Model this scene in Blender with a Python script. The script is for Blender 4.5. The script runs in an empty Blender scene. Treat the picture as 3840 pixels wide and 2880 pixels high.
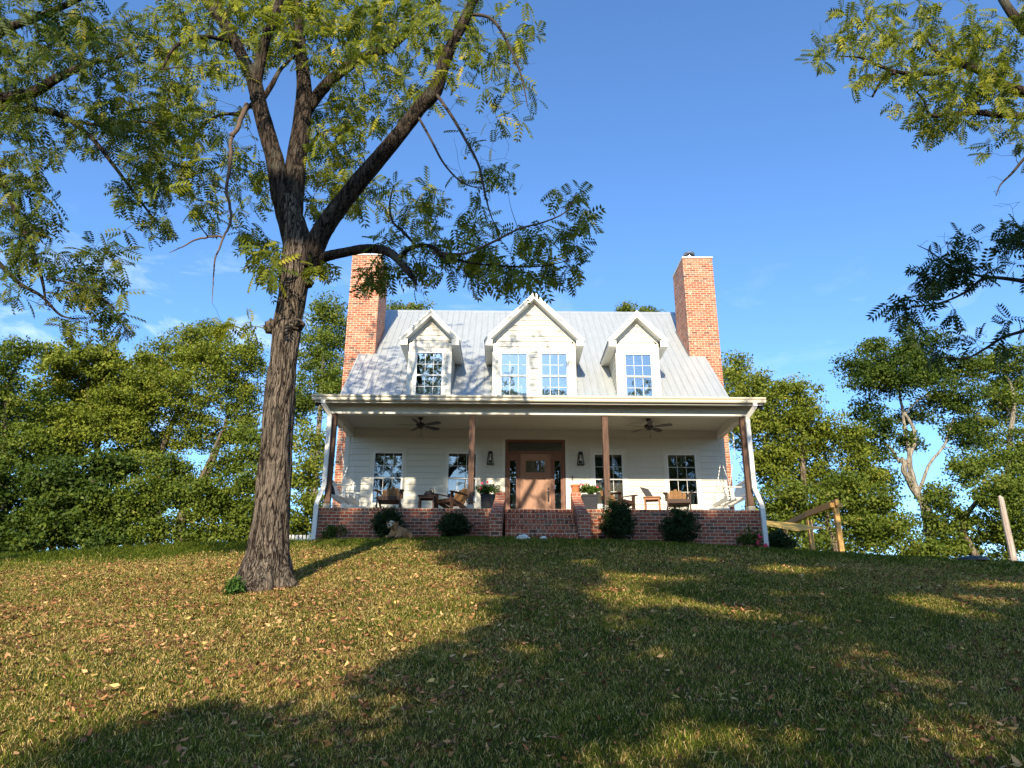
import bpy, bmesh, math, random
import numpy as np
from mathutils import Vector, Matrix, noise as mnoise

random.seed(7); rng = np.random.default_rng(7)
scene = bpy.context.scene
col = scene.collection
PI = math.pi

# ------------------------------------------------------------------ camera
CAM = np.array([-0.8939, -21.5672, -2.8829])
YAW, PITCH, ROLL, FPX = 0.0085, 0.3196, 0.0047, 2742.7
_F = np.array([math.sin(YAW)*math.cos(PITCH), math.cos(YAW)*math.cos(PITCH), math.sin(PITCH)])
_R = np.array([math.cos(YAW), -math.sin(YAW), 0.0]); _U = np.cross(_R, _F)
R2 = _R*math.cos(ROLL)+_U*math.sin(ROLL); U2 = -_R*math.sin(ROLL)+_U*math.cos(ROLL)
cam_data = bpy.data.cameras.new("camera"); cam = bpy.data.objects.new("camera", cam_data); col.objects.link(cam)
cam_data.sensor_width = 36.0; cam_data.lens = 36.0*FPX/3840.0; cam_data.clip_start = 0.05; cam_data.clip_end = 3000
m = Matrix.Identity(4)
for i in range(3):
    m[i][0] = R2[i]; m[i][1] = U2[i]; m[i][2] = -_F[i]; m[i][3] = CAM[i]
cam.matrix_world = m
scene.camera = cam

# ------------------------------------------------------------------ light
SUN_EL, SUN_AZ = math.radians(25.9), math.radians(6.2)
TOSUN = np.array([-math.sin(SUN_AZ)*math.cos(SUN_EL), -math.cos(SUN_AZ)*math.cos(SUN_EL), math.sin(SUN_EL)])
sd = bpy.data.lights.new("sun", 'SUN'); sd.energy = 4.9; sd.angle = math.radians(0.55); sd.color = (1.0, 0.86, 0.64)
sun = bpy.data.objects.new("sun", sd); col.objects.link(sun)
sun.rotation_euler = Vector(TOSUN).to_track_quat('Z', 'Y').to_euler(); sun.location = (-5, -40, 25)
world = bpy.data.worlds.new("World"); scene.world = world; world.use_nodes = True
wn, wl = world.node_tree.nodes, world.node_tree.links
for n in list(wn): wn.remove(n)
out = wn.new('ShaderNodeOutputWorld'); bg = wn.new('ShaderNodeBackground'); bg.inputs['Strength'].default_value = 0.122
sky = wn.new('ShaderNodeTexSky'); sky.sky_type = 'NISHITA'; sky.sun_disc = False
sky.sun_elevation = SUN_EL; sky.sun_rotation = math.radians(186.2)
sky.air_density = 1.0; sky.dust_density = 0.6; sky.ozone_density = 2.6; sky.altitude = 200
# faint cirrus low in the sky
tc = wn.new('ShaderNodeTexCoord'); mp = wn.new('ShaderNodeMapping'); mp.inputs['Scale'].default_value = (3.2, 3.2, 11.0)
mp.inputs['Rotation'].default_value = (0.0, 0.35, 0.0)
nz = wn.new('ShaderNodeTexNoise'); nz.inputs['Scale'].default_value = 2.6; nz.inputs['Detail'].default_value = 9; nz.inputs['Roughness'].default_value = 0.62
nz.inputs['Distortion'].default_value = 0.5
rp = wn.new('ShaderNodeValToRGB'); rp.color_ramp.elements[0].position = 0.54; rp.color_ramp.elements[1].position = 0.80
sx = wn.new('ShaderNodeSeparateXYZ'); mr = wn.new('ShaderNodeMapRange')
mr.inputs['From Min'].default_value = 0.47; mr.inputs['From Max'].default_value = 0.36
mu = wn.new('ShaderNodeMath'); mu.operation = 'MULTIPLY'; mu2 = wn.new('ShaderNodeMath'); mu2.operation = 'MULTIPLY'; mu2.inputs[1].default_value = 0.5
mx = wn.new('ShaderNodeMixRGB'); mx.inputs[2].default_value = (7.0, 7.6, 8.2, 1)
wl.new(tc.outputs['Generated'], mp.inputs[0]); wl.new(mp.outputs[0], nz.inputs['Vector']); wl.new(nz.outputs[0], rp.inputs[0])
wl.new(tc.outputs['Generated'], sx.inputs[0]); wl.new(sx.outputs[2], mr.inputs['Value'])
wl.new(rp.outputs[0], mu.inputs[0]); wl.new(mr.outputs[0], mu.inputs[1]); wl.new(mu.outputs[0], mu2.inputs[0])
tint = wn.new('ShaderNodeMixRGB'); tint.blend_type = 'MULTIPLY'; tint.inputs[0].default_value = 1.0; tint.inputs[2].default_value = (0.78, 1.06, 1.34, 1)
mrx = wn.new('ShaderNodeMapRange'); mrx.inputs['From Min'].default_value = 0.25; mrx.inputs['From Max'].default_value = -0.1; mrx.inputs['To Min'].default_value = 0.25
mu3 = wn.new('ShaderNodeMath'); mu3.operation = 'MULTIPLY'; wl.new(sx.outputs[0], mrx.inputs['Value']); wl.new(mrx.outputs[0], mu3.inputs[0]); wl.new(mu2.outputs[0], mu3.inputs[1])
wl.new(mu3.outputs[0], mx.inputs[0]); wl.new(sky.outputs[0], tint.inputs[1]); wl.new(tint.outputs[0], mx.inputs[1])
wl.new(mx.outputs[0], bg.inputs[0]); wl.new(bg.outputs[0], out.inputs[0])
vs = scene.view_settings; vs.view_transform = 'Standard'; vs.look = 'None'; vs.exposure = 0.86; vs.gamma = 1.0
scene.cycles.max_bounces = 6; scene.cycles.diffuse_bounces = 3; scene.cycles.glossy_bounces = 3
scene.cycles.transparent_max_bounces = 8; scene.cycles.transmission_bounces = 4

# ------------------------------------------------------------------ pixel -> world helpers (photo pixels, 2212 wide)
K = 3840.0/2212.0
def ray(u, v): return _F + R2*(u-1920)/FPX - U2*(v-1440)/FPX
def atY(u, v, Y):
    d = ray(u, v); return CAM + d*((Y-CAM[1])/d[1])
def P(u, v, Y): return atY(u*K, v*K, Y)     # 2212-wide coordinates

# ------------------------------------------------------------------ object helpers
def tag(o, label=None, cat=None, group=None, kind=None):
    if label: o['label'] = label
    if cat: o['category'] = cat
    if group: o['group'] = group
    if kind: o['kind'] = kind
    return o
def empty(name, loc=(0, 0, 0), rz=0.0):
    o = bpy.data.objects.new(name, None); col.objects.link(o); o.location = loc; o.rotation_euler = (0, 0, rz); o.empty_display_size = 0.2
    return o
def thing(name, label, cat, loc=(0, 0, 0), rz=0.0, group=None):
    return tag(empty(name, loc, rz), label, cat, group)
class MB:
    def __init__(s): s.v = []; s.f = []
    def add(s, V, F):
        n = len(s.v); s.v += [tuple(float(c) for c in p) for p in V]; s.f += [tuple(n+i for i in f) for f in F]; return s
    def box(s, x0, x1, y0, y1, z0, z1):
        return s.add([(x0,y0,z0),(x1,y0,z0),(x1,y1,z0),(x0,y1,z0),(x0,y0,z1),(x1,y0,z1),(x1,y1,z1),(x0,y1,z1)],
                     [(0,3,2,1),(4,5,6,7),(0,1,5,4),(1,2,6,5),(2,3,7,6),(3,0,4,7)])
    def obox(s, c, ax, ay, az):   # centre, half axis vectors
        c, ax, ay, az = map(np.array, (c, ax, ay, az)); V = []
        for k in (-1, 1):
            for i, j in ((-1,-1),(1,-1),(1,1),(-1,1)): V.append(c+i*ax+j*ay+k*az)
        return s.add(V, [(0,3,2,1),(4,5,6,7),(0,1,5,4),(1,2,6,5),(2,3,7,6),(3,0,4,7)])
    def bar(s, a, b, w, h, up=(0,0,1)):
        a, b = np.array(a, float), np.array(b, float); d = b-a; L = np.linalg.norm(d); d /= L
        u = np.array(up, float); x = np.cross(d, u)
        if np.linalg.norm(x) < 1e-4: x = np.cross(d, (1, 0, 0))
        x /= np.linalg.norm(x); u = np.cross(x, d)
        return s.obox((a+b)/2, x*w/2, d*L/2, u*h/2)
    def prism(s, poly, off):      # polygon (3D points) extruded by vector
        n = len(poly); off = np.array(off, float); A = [np.array(p, float) for p in poly]; B = [p+off for p in A]
        return s.add(A+B, [tuple(range(n))[::-1], tuple(range(n, 2*n))]+[(i, (i+1) % n, n+(i+1) % n, n+i) for i in range(n)])
    def cyl(s, a, b, r0, r1=None, n=12, cap=True):
        r1 = r0 if r1 is None else r1
        return s.tube([a, b], [r0, r1], n, cap)
    def tube(s, pts, rad, n=8, cap=True):
        V, F = tube_arrays(np.array(pts, float), np.array(rad, float), n)
        F = [tuple(f) for f in F]; k = len(pts)
        if cap: F += [tuple(range(n))[::-1], tuple(range((k-1)*n, k*n))]
        return s.add(V, F)
    def lathe(s, prof, c=(0,0,0), n=20):
        V = []; F = []
        for r, z in prof:
            for i in range(n): V.append((c[0]+r*math.cos(2*PI*i/n), c[1]+r*math.sin(2*PI*i/n), c[2]+z))
        for j in range(len(prof)-1):
            for i in range(n): F.append((j*n+i, j*n+(i+1) % n, (j+1)*n+(i+1) % n, (j+1)*n+i))
        return s.add(V, F)
    def build(s, name, mat, parent=None, smooth=False, bevel=0.0):
        me = bpy.data.meshes.new(name); me.from_pydata(s.v, [], s.f); me.update(); me.materials.append(mat)
        o = bpy.data.objects.new(name, me); col.objects.link(o); o.parent = parent
        if smooth:
            me.polygons.foreach_set('use_smooth', [True]*len(me.polygons))
        if bevel > 0:
            b = o.modifiers.new('bevel', 'BEVEL'); b.width = bevel; b.segments = 2; b.limit_method = 'ANGLE'
        return o
def tube_arrays(p, r, n, phase=0.0):
    k = len(p); t = np.gradient(p, axis=0); t /= np.linalg.norm(t, axis=1)[:, None]+1e-9
    u = np.cross(t[0], (0.3, 0.9, 0.1)); u /= np.linalg.norm(u)+1e-9
    V = np.zeros((k, n, 3)); a = np.arange(n)*2*PI/n+phase
    for i in range(k):
        u = u-t[i]*np.dot(u, t[i]); u /= np.linalg.norm(u)+1e-9; w = np.cross(t[i], u)
        V[i] = p[i]+r[i]*(np.cos(a)[:, None]*u+np.sin(a)[:, None]*w)
    i, j = np.meshgrid(np.arange(k-1), np.arange(n), indexing='ij'); i, j = i.ravel(), j.ravel()
    F = np.stack([i*n+j, i*n+(j+1) % n, (i+1)*n+(j+1) % n, (i+1)*n+j], 1)
    return V.reshape(-1, 3), F
def fast_mesh(name, V, F, mat, parent=None, smooth=False, attr=None):
    """V (n,3), F list of equal-size face arrays or a single array; attr = per-face float"""
    Fs = F if isinstance(F, list) else [F]
    me = bpy.data.meshes.new(name); V = np.asarray(V, np.float32)
    me.vertices.add(len(V)); me.vertices.foreach_set('co', V.ravel())
    loops = np.concatenate([f.ravel() for f in Fs]).astype(np.int32)
    tot = np.concatenate([np.full(len(f), f.shape[1]) for f in Fs]).astype(np.int32)
    st = np.concatenate([[0], np.cumsum(tot)[:-1]]).astype(np.int32)
    me.loops.add(len(loops)); me.loops.foreach_set('vertex_index', loops)
    me.polygons.add(len(tot)); me.polygons.foreach_set('loop_start', st); me.polygons.foreach_set('loop_total', tot)
    if smooth: me.polygons.foreach_set('use_smooth', np.ones(len(tot), bool))
    if attr is not None:
        a = me.attributes.new('rnd', 'FLOAT', 'FACE'); a.data.foreach_set('value', np.asarray(attr, np.float32))
    me.update(calc_edges=True); me.materials.append(mat)
    o = bpy.data.objects.new(name, me); col.objects.link(o); o.parent = parent
    return o
def copy_tree(o, parent=None):
    c = o.copy(); col.objects.link(c); c.parent = parent
    for ch in [x for x in bpy.data.objects if x.parent == o]: copy_tree(ch, c)
    return c
def catmull(pts, sub=6):
    p = np.array(pts, float)
    if len(p) < 3:
        t = np.linspace(0, 1, sub+1)[:, None]; return p[0]*(1-t)+p[-1]*t
    q = np.vstack([2*p[0]-p[1], p, 2*p[-1]-p[-2]]); out = []
    for i in range(1, len(q)-2):
        for t in np.linspace(0, 1, sub, endpoint=False):
            out.append(0.5*((2*q[i])+(-q[i-1]+q[i+1])*t+(2*q[i-1]-5*q[i]+4*q[i+1]-q[i+2])*t*t+(-q[i-1]+3*q[i]-3*q[i+1]+q[i+2])*t**3))
    out.append(q[-2]); return np.array(out)

# ------------------------------------------------------------------ materials
def mat_new(name):
    m = bpy.data.materials.new(name); m.use_nodes = True; nt = m.node_tree
    return m, nt.nodes, nt.links, nt.nodes['Principled BSDF']
def ramp(n, stops, inter='LINEAR'):
    r = n.new('ShaderNodeValToRGB'); r.color_ramp.interpolation = inter; e = r.color_ramp.elements
    e[0].position, e[0].color = stops[0][0], (*stops[0][1], 1)
    e[1].position, e[1].color = stops[-1][0], (*stops[-1][1], 1)
    for p, c in stops[1:-1]:
        x = e.new(p); x.color = (*c, 1)
    return r
def simple(name, c, rough=0.6, metal=0.0, var=0.12, scale=6.0, bump=0.0, spec=0.4, stretch=(1, 1, 1), bscale=None):
    m, n, l, b = mat_new(name); b.inputs['Roughness'].default_value = rough; b.inputs['Metallic'].default_value = metal
    b.inputs['Specular IOR Level'].default_value = spec
    t = n.new('ShaderNodeTexCoord'); mp = n.new('ShaderNodeMapping'); mp.inputs['Scale'].default_value = stretch
    z = n.new('ShaderNodeTexNoise'); z.inputs['Scale'].default_value = scale; z.inputs['Detail'].default_value = 6; z.inputs['Roughness'].default_value = 0.65
    l.new(t.outputs['Object'], mp.inputs[0]); l.new(mp.outputs[0], z.inputs['Vector'])
    c = np.array(c); r = ramp(n, [(0.25, tuple(c*(1-var))), (0.75, tuple(np.minimum(c*(1+var), 0.95)))])
    l.new(z.outputs[0], r.inputs[0]); l.new(r.outputs[0], b.inputs['Base Color'])
    if bump:
        bp = n.new('ShaderNodeBump'); bp.inputs['Strength'].default_value = 1.0; bp.inputs['Distance'].default_value = bump
        if bscale:
            z = n.new('ShaderNodeTexNoise'); z.inputs['Scale'].default_value = bscale; z.inputs['Detail'].default_value = 4; l.new(mp.outputs[0], z.inputs['Vector'])
        l.new(z.outputs[0], bp.inputs['Height']); l.new(bp.outputs[0], b.inputs['Normal'])
    return m
def brick_mat(name, mortar=(0.50, 0.42, 0.32), smear=0.35, bw=0.214, bh=0.0840, soldier=False, stops=None):
    m, n, l, b = mat_new(name); b.inputs['Roughness'].default_value = 0.85; b.inputs['Specular IOR Level'].default_value = 0.25
    t = n.new('ShaderNodeTexCoord'); s = n.new('ShaderNodeSeparateXYZ'); l.new(t.outputs['Object'], s.inputs[0])
    ad = n.new('ShaderNodeMath'); ad.operation = 'ADD'; l.new(s.outputs[0], ad.inputs[0]); l.new(s.outputs[1], ad.inputs[1])
    cb = n.new('ShaderNodeCombineXYZ'); l.new(ad.outputs[0], cb.inputs[0]); l.new(s.outputs[2], cb.inputs[1])
    br = n.new('ShaderNodeTexBrick'); l.new(cb.outputs[0], br.inputs['Vector'])
    br.inputs['Color1'].default_value = (0, 0, 0, 1); br.inputs['Color2'].default_value = (1, 1, 1, 1); br.inputs['Mortar'].default_value = (0.5, 0.5, 0.5, 1)
    br.inputs['Scale'].default_value = 1.0; br.inputs['Brick Width'].default_value = bw; br.inputs['Row Height'].default_value = bh
    br.inputs['Mortar Size'].default_value = 0.0075; br.inputs['Mortar Smooth'].default_value = 0.25; br.inputs['Bias'].default_value = 0.0
    if soldier: br.offset = 0.0
    stops = stops or [(0.0, (0.10, 0.045, 0.032)), (0.18, (0.23, 0.062, 0.035)), (0.45, (0.33, 0.085, 0.045)), (0.7, (0.39, 0.12, 0.065)), (0.86, (0.28, 0.11, 0.07)), (1.0, (0.15, 0.085, 0.062))]
    r = ramp(n, stops); l.new(br.outputs['Color'], r.inputs[0])
    z = n.new('ShaderNodeTexNoise'); z.inputs['Scale'].default_value = 24; z.inputs['Detail'].default_value = 6; l.new(t.outputs['Object'], z.inputs['Vector'])
    z2 = n.new('ShaderNodeTexNoise'); z2.inputs['Scale'].default_value = 5; z2.inputs['Detail'].default_value = 5; z2.inputs['Roughness'].default_value = 0.7; l.new(t.outputs['Object'], z2.inputs['Vector'])
    mul = n.new('ShaderNodeMixRGB'); mul.blend_type = 'MULTIPLY'; mul.inputs[0].default_value = 0.6
    g = ramp(n, [(0.3, (0.6, 0.6, 0.6)), (0.7, (1.25, 1.2, 1.15))]); l.new(z.outputs[0], g.inputs[0]); l.new(r.outputs[0], mul.inputs[1]); l.new(g.outputs[0], mul.inputs[2])
    sm = ramp(n, [(0.56, (0, 0, 0)), (0.72, (smear, smear, smear))]); l.new(z2.outputs[0], sm.inputs[0])
    m1 = n.new('ShaderNodeMixRGB'); m1.inputs[2].default_value = (*mortar, 1); l.new(sm.outputs[0], m1.inputs[0]); l.new(mul.outputs[0], m1.inputs[1])
    m2 = n.new('ShaderNodeMixRGB'); m2.inputs[2].default_value = (*mortar, 1); l.new(br.outputs['Fac'], m2.inputs[0]); l.new(m1.outputs[0], m2.inputs[1])
    l.new(m2.outputs[0], b.inputs['Base Color'])
    iv = n.new('ShaderNodeMath'); iv.operation = 'SUBTRACT'; iv.inputs[0].default_value = 1.0; l.new(br.outputs['Fac'], iv.inputs[1])
    ad2 = n.new('ShaderNodeMath'); ad2.operation = 'MULTIPLY_ADD'; ad2.inputs[1].default_value = 0.3; l.new(z.outputs[0], ad2.inputs[0]); l.new(iv.outputs[0], ad2.inputs[2])
    bp = n.new('ShaderNodeBump'); bp.inputs['Distance'].default_value = 0.006; l.new(ad2.outputs[0], bp.inputs['Height']); l.new(bp.outputs[0], b.inputs['Normal'])
    return m
def leaf_mat(name, stops, transl=0.28, rough=0.5):
    m, n, l, b = mat_new(name); b.inputs['Roughness'].default_value = rough; b.inputs['Specular IOR Level'].default_value = 0.12
    a = n.new('ShaderNodeAttribute'); a.attribute_name = 'rnd'; r = ramp(n, stops); l.new(a.outputs['Fac'], r.inputs[0]); l.new(r.outputs[0], b.inputs['Base Color'])
    tr = n.new('ShaderNodeBsdfTranslucent'); br = n.new('ShaderNodeMixRGB'); br.blend_type = 'MULTIPLY'; br.inputs[0].default_value = 1.0; br.inputs[2].default_value = (1.5, 1.6, 0.5, 1)
    l.new(r.outputs[0], br.inputs[1]); l.new(br.outputs[0], tr.inputs[0]); mx = n.new('ShaderNodeMixShader'); mx.inputs[0].default_value = transl
    l.new(b.outputs[0], mx.inputs[1]); l.new(tr.outputs[0], mx.inputs[2]); l.new(mx.outputs[0], n['Material Output'].inputs[0])
    return m
def bark_mat(name, dark, light, scale=9.0, moss=0.0, dist=0.02, zs=0.13):
    m, n, l, b = mat_new(name); b.inputs['Roughness'].default_value = 0.95; b.inputs['Specular IOR Level'].default_value = 0.1
    t = n.new('ShaderNodeTexCoord'); mp = n.new('ShaderNodeMapping'); mp.inputs['Scale'].default_value = (1, 1, zs); l.new(t.outputs['Object'], mp.inputs[0])
    def ridge(sc, off):
        z = n.new('ShaderNodeTexNoise'); z.inputs['Scale'].default_value = sc; z.inputs['Detail'].default_value = 2.5; z.inputs['Distortion'].default_value = 0.7
        va = n.new('ShaderNodeVectorMath'); va.operation = 'ADD'; va.inputs[1].default_value = (off, off*2, 0); l.new(mp.outputs[0], va.inputs[0]); l.new(va.outputs[0], z.inputs['Vector'])
        s1 = n.new('ShaderNodeMath'); s1.operation = 'SUBTRACT'; s1.inputs[1].default_value = 0.5; l.new(z.outputs[0], s1.inputs[0])
        s2 = n.new('ShaderNodeMath'); s2.operation = 'ABSOLUTE'; l.new(s1.outputs[0], s2.inputs[0])
        s3 = n.new('ShaderNodeMath'); s3.operation = 'MULTIPLY'; s3.inputs[1].default_value = 11.0; s3.use_clamp = True; l.new(s2.outputs[0], s3.inputs[0]); return s3
    a1 = ridge(scale*1.7, 0.0); a2 = ridge(scale*3.1, 5.3)
    mn = n.new('ShaderNodeMath'); mn.operation = 'MULTIPLY'; l.new(a1.outputs[0], mn.inputs[0])
    ma = n.new('ShaderNodeMath'); ma.operation = 'MULTIPLY_ADD'; ma.inputs[1].default_value = 0.6; ma.inputs[2].default_value = 0.4; l.new(a2.outputs[0], ma.inputs[0]); l.new(ma.outputs[0], mn.inputs[1])
    z = n.new('ShaderNodeTexNoise'); z.inputs['Scale'].default_value = scale*5; z.inputs['Detail'].default_value = 8; z.inputs['Roughness'].default_value = 0.7
    mp2 = n.new('ShaderNodeMapping'); mp2.inputs['Scale'].default_value = (1, 1, 0.4); l.new(t.outputs['Object'], mp2.inputs[0]); l.new(mp2.outputs[0], z.inputs['Vector'])
    mu = n.new('ShaderNodeMath'); mu.operation = 'MULTIPLY'; l.new(mn.outputs[0], mu.inputs[0]); l.new(z.outputs[0], mu.inputs[1])
    r = ramp(n, [(0.06, dark), (0.26, tuple(np.array(dark)*0.55+np.array(light)*0.45)), (0.60, light)]); l.new(mu.outputs[0], r.inputs[0])
    src = r
    if moss:
        z2 = n.new('ShaderNodeTexNoise'); z2.inputs['Scale'].default_value = 2.2; z2.inputs['Detail'].default_value = 6; l.new(t.outputs['Object'], z2.inputs['Vector'])
        r3 = ramp(n, [(0.55, (0, 0, 0)), (0.70, (moss, moss, moss))]); l.new(z2.outputs[0], r3.inputs[0])
        mm = n.new('ShaderNodeMixRGB'); mm.inputs[2].default_value = (0.12, 0.12, 0.09, 1); l.new(r3.outputs[0], mm.inputs[0]); l.new(r.outputs[0], mm.inputs[1])
        mk = n.new('ShaderNodeMixRGB'); mk.blend_type = 'MULTIPLY'; mk.inputs[0].default_value = 0.0; src = mm; l.new(mm.outputs[0], mk.inputs[1])
    l.new(src.outputs[0], b.inputs['Base Color'])
    bp = n.new('ShaderNodeBump'); bp.inputs['Distance'].default_value = dist; l.new(mu.outputs[0], bp.inputs['Height']); l.new(bp.outputs[0], b.inputs['Normal'])
    return m
def wood_mat(name, dark, light, axis_scale=(14, 14, 1.0), rough=0.7):
    m, n, l, b = mat_new(name); b.inputs['Roughness'].default_value = rough; b.inputs['Specular IOR Level'].default_value = 0.25
    t = n.new('ShaderNodeTexCoord'); mp = n.new('ShaderNodeMapping'); mp.inputs['Scale'].default_value = axis_scale; l.new(t.outputs['Object'], mp.inputs[0])
    z = n.new('ShaderNodeTexNoise'); z.inputs['Scale'].default_value = 3; z.inputs['Detail'].default_value = 8; z.inputs['Roughness'].default_value = 0.65; z.inputs['Distortion'].default_value = 0.6
    l.new(mp.outputs[0], z.inputs['Vector']); r = ramp(n, [(0.3, dark), (0.68, light)]); l.new(z.outputs[0], r.inputs[0]); l.new(r.outputs[0], b.inputs['Base Color'])
    bp = n.new('ShaderNodeBump'); bp.inputs['Distance'].default_value = 0.004; l.new(z.outputs[0], bp.inputs['Height']); l.new(bp.outputs[0], b.inputs['Normal'])
    return m
def glass_mat(name, tint=(0.75, 0.82, 0.85), refl=0.10):
    m, n, l, b = mat_new(name); n.remove(b)
    t = n.new('ShaderNodeBsdfTransparent'); t.inputs[0].default_value = (*tint, 1)
    g = n.new('ShaderNodeBsdfGlossy'); g.inputs['Roughness'].default_value = 0.012; g.inputs[0].default_value = (0.9, 0.97, 1.0, 1)
    tc = n.new('ShaderNodeTexCoord'); z = n.new('ShaderNodeTexNoise'); z.inputs['Scale'].default_value = 1.6; z.inputs['Detail'].default_value = 1; l.new(tc.outputs['Object'], z.inputs['Vector'])
    bp = n.new('ShaderNodeBump'); bp.inputs['Distance'].default_value = 0.004; l.new(z.outputs[0], bp.inputs['Height']); l.new(bp.outputs[0], g.inputs['Normal'])
    x = n.new('ShaderNodeMixShader'); x.inputs[0].default_value = refl; l.new(t.outputs[0], x.inputs[1]); l.new(g.outputs[0], x.inputs[2]); l.new(x.outputs[0], n['Material Output'].inputs[0])
    return m

M = {}
M['brick'] = brick_mat('porch brick')
M['brickcap'] = brick_mat('brick edge course', bw=0.100, bh=0.4, soldier=True)
M['chimbrick'] = brick_mat('chimney brick', mortar=(0.66, 0.54, 0.40), smear=0.9, stops=[(0.0, (0.13, 0.065, 0.045)), (0.12, (0.30, 0.09, 0.05)), (0.45, (0.42, 0.12, 0.06)), (0.75, (0.50, 0.18, 0.10)), (0.9, (0.36, 0.17, 0.11)), (1.0, (0.20, 0.13, 0.10))])
M['siding'] = simple('cream lap siding', (0.575, 0.56, 0.49), 0.55, var=0.035, scale=2.5)
M['trim'] = simple('cream trim paint', (0.60, 0.585, 0.52), 0.5, var=0.03, scale=3)
M['white'] = simple('white paint', (0.66, 0.65, 0.61), 0.45, var=0.04, scale=5)
M['vinyl'] = simple('white vinyl', (0.68, 0.68, 0.65), 0.35, var=0.02)
M['gutter'] = simple('cream aluminium gutter', (0.60, 0.54, 0.41), 0.35, var=0.03, scale=2, spec=0.5)
M['ceil'] = simple('porch ceiling paint', (0.47, 0.455, 0.38), 0.6, var=0.03)
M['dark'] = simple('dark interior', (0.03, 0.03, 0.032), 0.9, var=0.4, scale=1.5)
M['blind'] = simple('window blind', (0.13, 0.15, 0.16), 0.7, var=0.1)
M['backing'] = simple('brown curtain', (0.22, 0.15, 0.11), 0.9, var=0.25, scale=4, stretch=(10, 1, 0.5))
M['door'] = wood_mat('brown door paint', (0.28, 0.15, 0.095), (0.33, 0.18, 0.115), (20, 4, 1.2), 0.5)
M['doorframe'] = wood_mat('door frame paint', (0.15, 0.07, 0.045), (0.20, 0.095, 0.062), (20, 4, 1.2), 0.5)
M['post'] = wood_mat('rough cedar post', (0.05, 0.029, 0.021), (0.165, 0.098, 0.070), (12, 12, 0.8), 0.85)
M['chair'] = wood_mat('acacia chair wood', (0.12, 0.06, 0.022), (0.27, 0.14, 0.055), (10, 10, 3), 0.6)
M['chairdk'] = wood_mat('dark chair wood', (0.035, 0.018, 0.013), (0.07, 0.038, 0.027), (10, 10, 3), 0.6)
M['tablewood'] = wood_mat('orange table wood', (0.24, 0.10, 0.05), (0.36, 0.17, 0.085), (10, 10, 3), 0.6)
M['pine'] = wood_mat('treated pine', (0.50, 0.27, 0.075), (0.66, 0.40, 0.14), (8, 8, 0.8), 0.75)
M['oldwood'] = wood_mat('weathered grey wood', (0.20, 0.15, 0.12), (0.52, 0.44, 0.38), (10, 10, 0.8), 0.9)
M['black'] = simple('black metal', (0.018, 0.017, 0.018), 0.45, 0.3)
M['fan'] = simple('dark bronze fan', (0.022, 0.017, 0.016), 0.5)
M['planter'] = simple('charcoal planter', (0.035, 0.036, 0.042), 0.8, var=0.15, spec=0.15)
M['terracotta'] = simple('terracotta', (0.48, 0.155, 0.06), 0.8, var=0.15)
M['glass'] = glass_mat('window glass', refl=0.09); M['glassup'] = glass_mat('upper window glass', refl=0.22)
M['glasslamp'] = glass_mat('lamp glass', tint=(0.95, 0.95, 0.95), refl=0.08)
M['steel'] = simple('stainless steel', (0.5, 0.5, 0.5), 0.3, 0.9)
M['nickel'] = simple('door hardware', (0.32, 0.27, 0.24), 0.35, 0.8)
M['canvas'] = simple('tan shade sail', (0.58, 0.38, 0.09), 0.8, var=0.08)
M['stone'] = simple('white stone', (0.60, 0.60, 0.56), 0.9, var=0.25, scale=20, bump=0.01)
M['concrete'] = simple('concrete', (0.42, 0.38, 0.31), 0.9, var=0.15, scale=8)
M['navy'] = simple('navy cushion', (0.015, 0.018, 0.035), 0.9)
M['bag'] = simple('black bag', (0.012, 0.011, 0.013), 0.7, var=0.5, scale=30)
M['lid'] = simple('dark plastic lid', (0.035, 0.045, 0.055), 0.45)
M['grey'] = simple('grey board', (0.045, 0.042, 0.042), 0.5)

# metal roof
def roof_mat():
    m, n, l, b = mat_new('galvalume roof'); b.inputs['Metallic'].default_value = 0.35; b.inputs['Roughness'].default_value = 0.42
    t = n.new('ShaderNodeTexCoord'); mp = n.new('ShaderNodeMapping'); mp.inputs['Scale'].default_value = (1, 0.25, 0.25)
    z = n.new('ShaderNodeTexNoise'); z.inputs['Scale'].default_value = 7; z.inputs['Detail'].default_value = 6; l.new(t.outputs['Object'], mp.inputs[0]); l.new(mp.outputs[0], z.inputs['Vector'])
    r = ramp(n, [(0.3, (0.42, 0.45, 0.455)), (0.7, (0.48, 0.51, 0.515))]); l.new(z.outputs[0], r.inputs[0]); l.new(r.outputs[0], b.inputs['Base Color'])
    bp = n.new('ShaderNodeBump'); bp.inputs['Distance'].default_value = 0.003; l.new(z.outputs[0], bp.inputs['Height']); l.new(bp.outputs[0], b.inputs['Normal'])
    return m
M['roof'] = roof_mat(); M['seamshade'] = simple('rib shade and lap strip', (0.30, 0.32, 0.33), 0.8)  # strip tone: lap joint plus rib shade put into the colour
G1, G2, G3 = (0.030, 0.060, 0.010), (0.055, 0.095, 0.014), (0.105, 0.145, 0.022)
M['walnut_leaf'] = leaf_mat('walnut leaf', [(0.0, (0.030, 0.052, 0.010)), (0.35, (0.105, 0.135, 0.014)), (0.75, (0.21, 0.225, 0.022)), (0.93, (0.31, 0.28, 0.03)), (1.0, (0.55, 0.38, 0.04))])
M['walnut_leaf_dk'] = leaf_mat('green walnut leaf', [(0.0, (0.025, 0.045, 0.010)), (0.4, (0.060, 0.088, 0.014)), (0.8, (0.125, 0.145, 0.022)), (0.95, (0.21, 0.19, 0.03)), (1.0, (0.42, 0.28, 0.04))])
M['dark_leaf'] = leaf_mat('shaded walnut leaf', [(0.0, (0.020, 0.040, 0.012)), (0.7, (0.045, 0.075, 0.018)), (1.0, (0.10, 0.10, 0.03))], 0.2)
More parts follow.
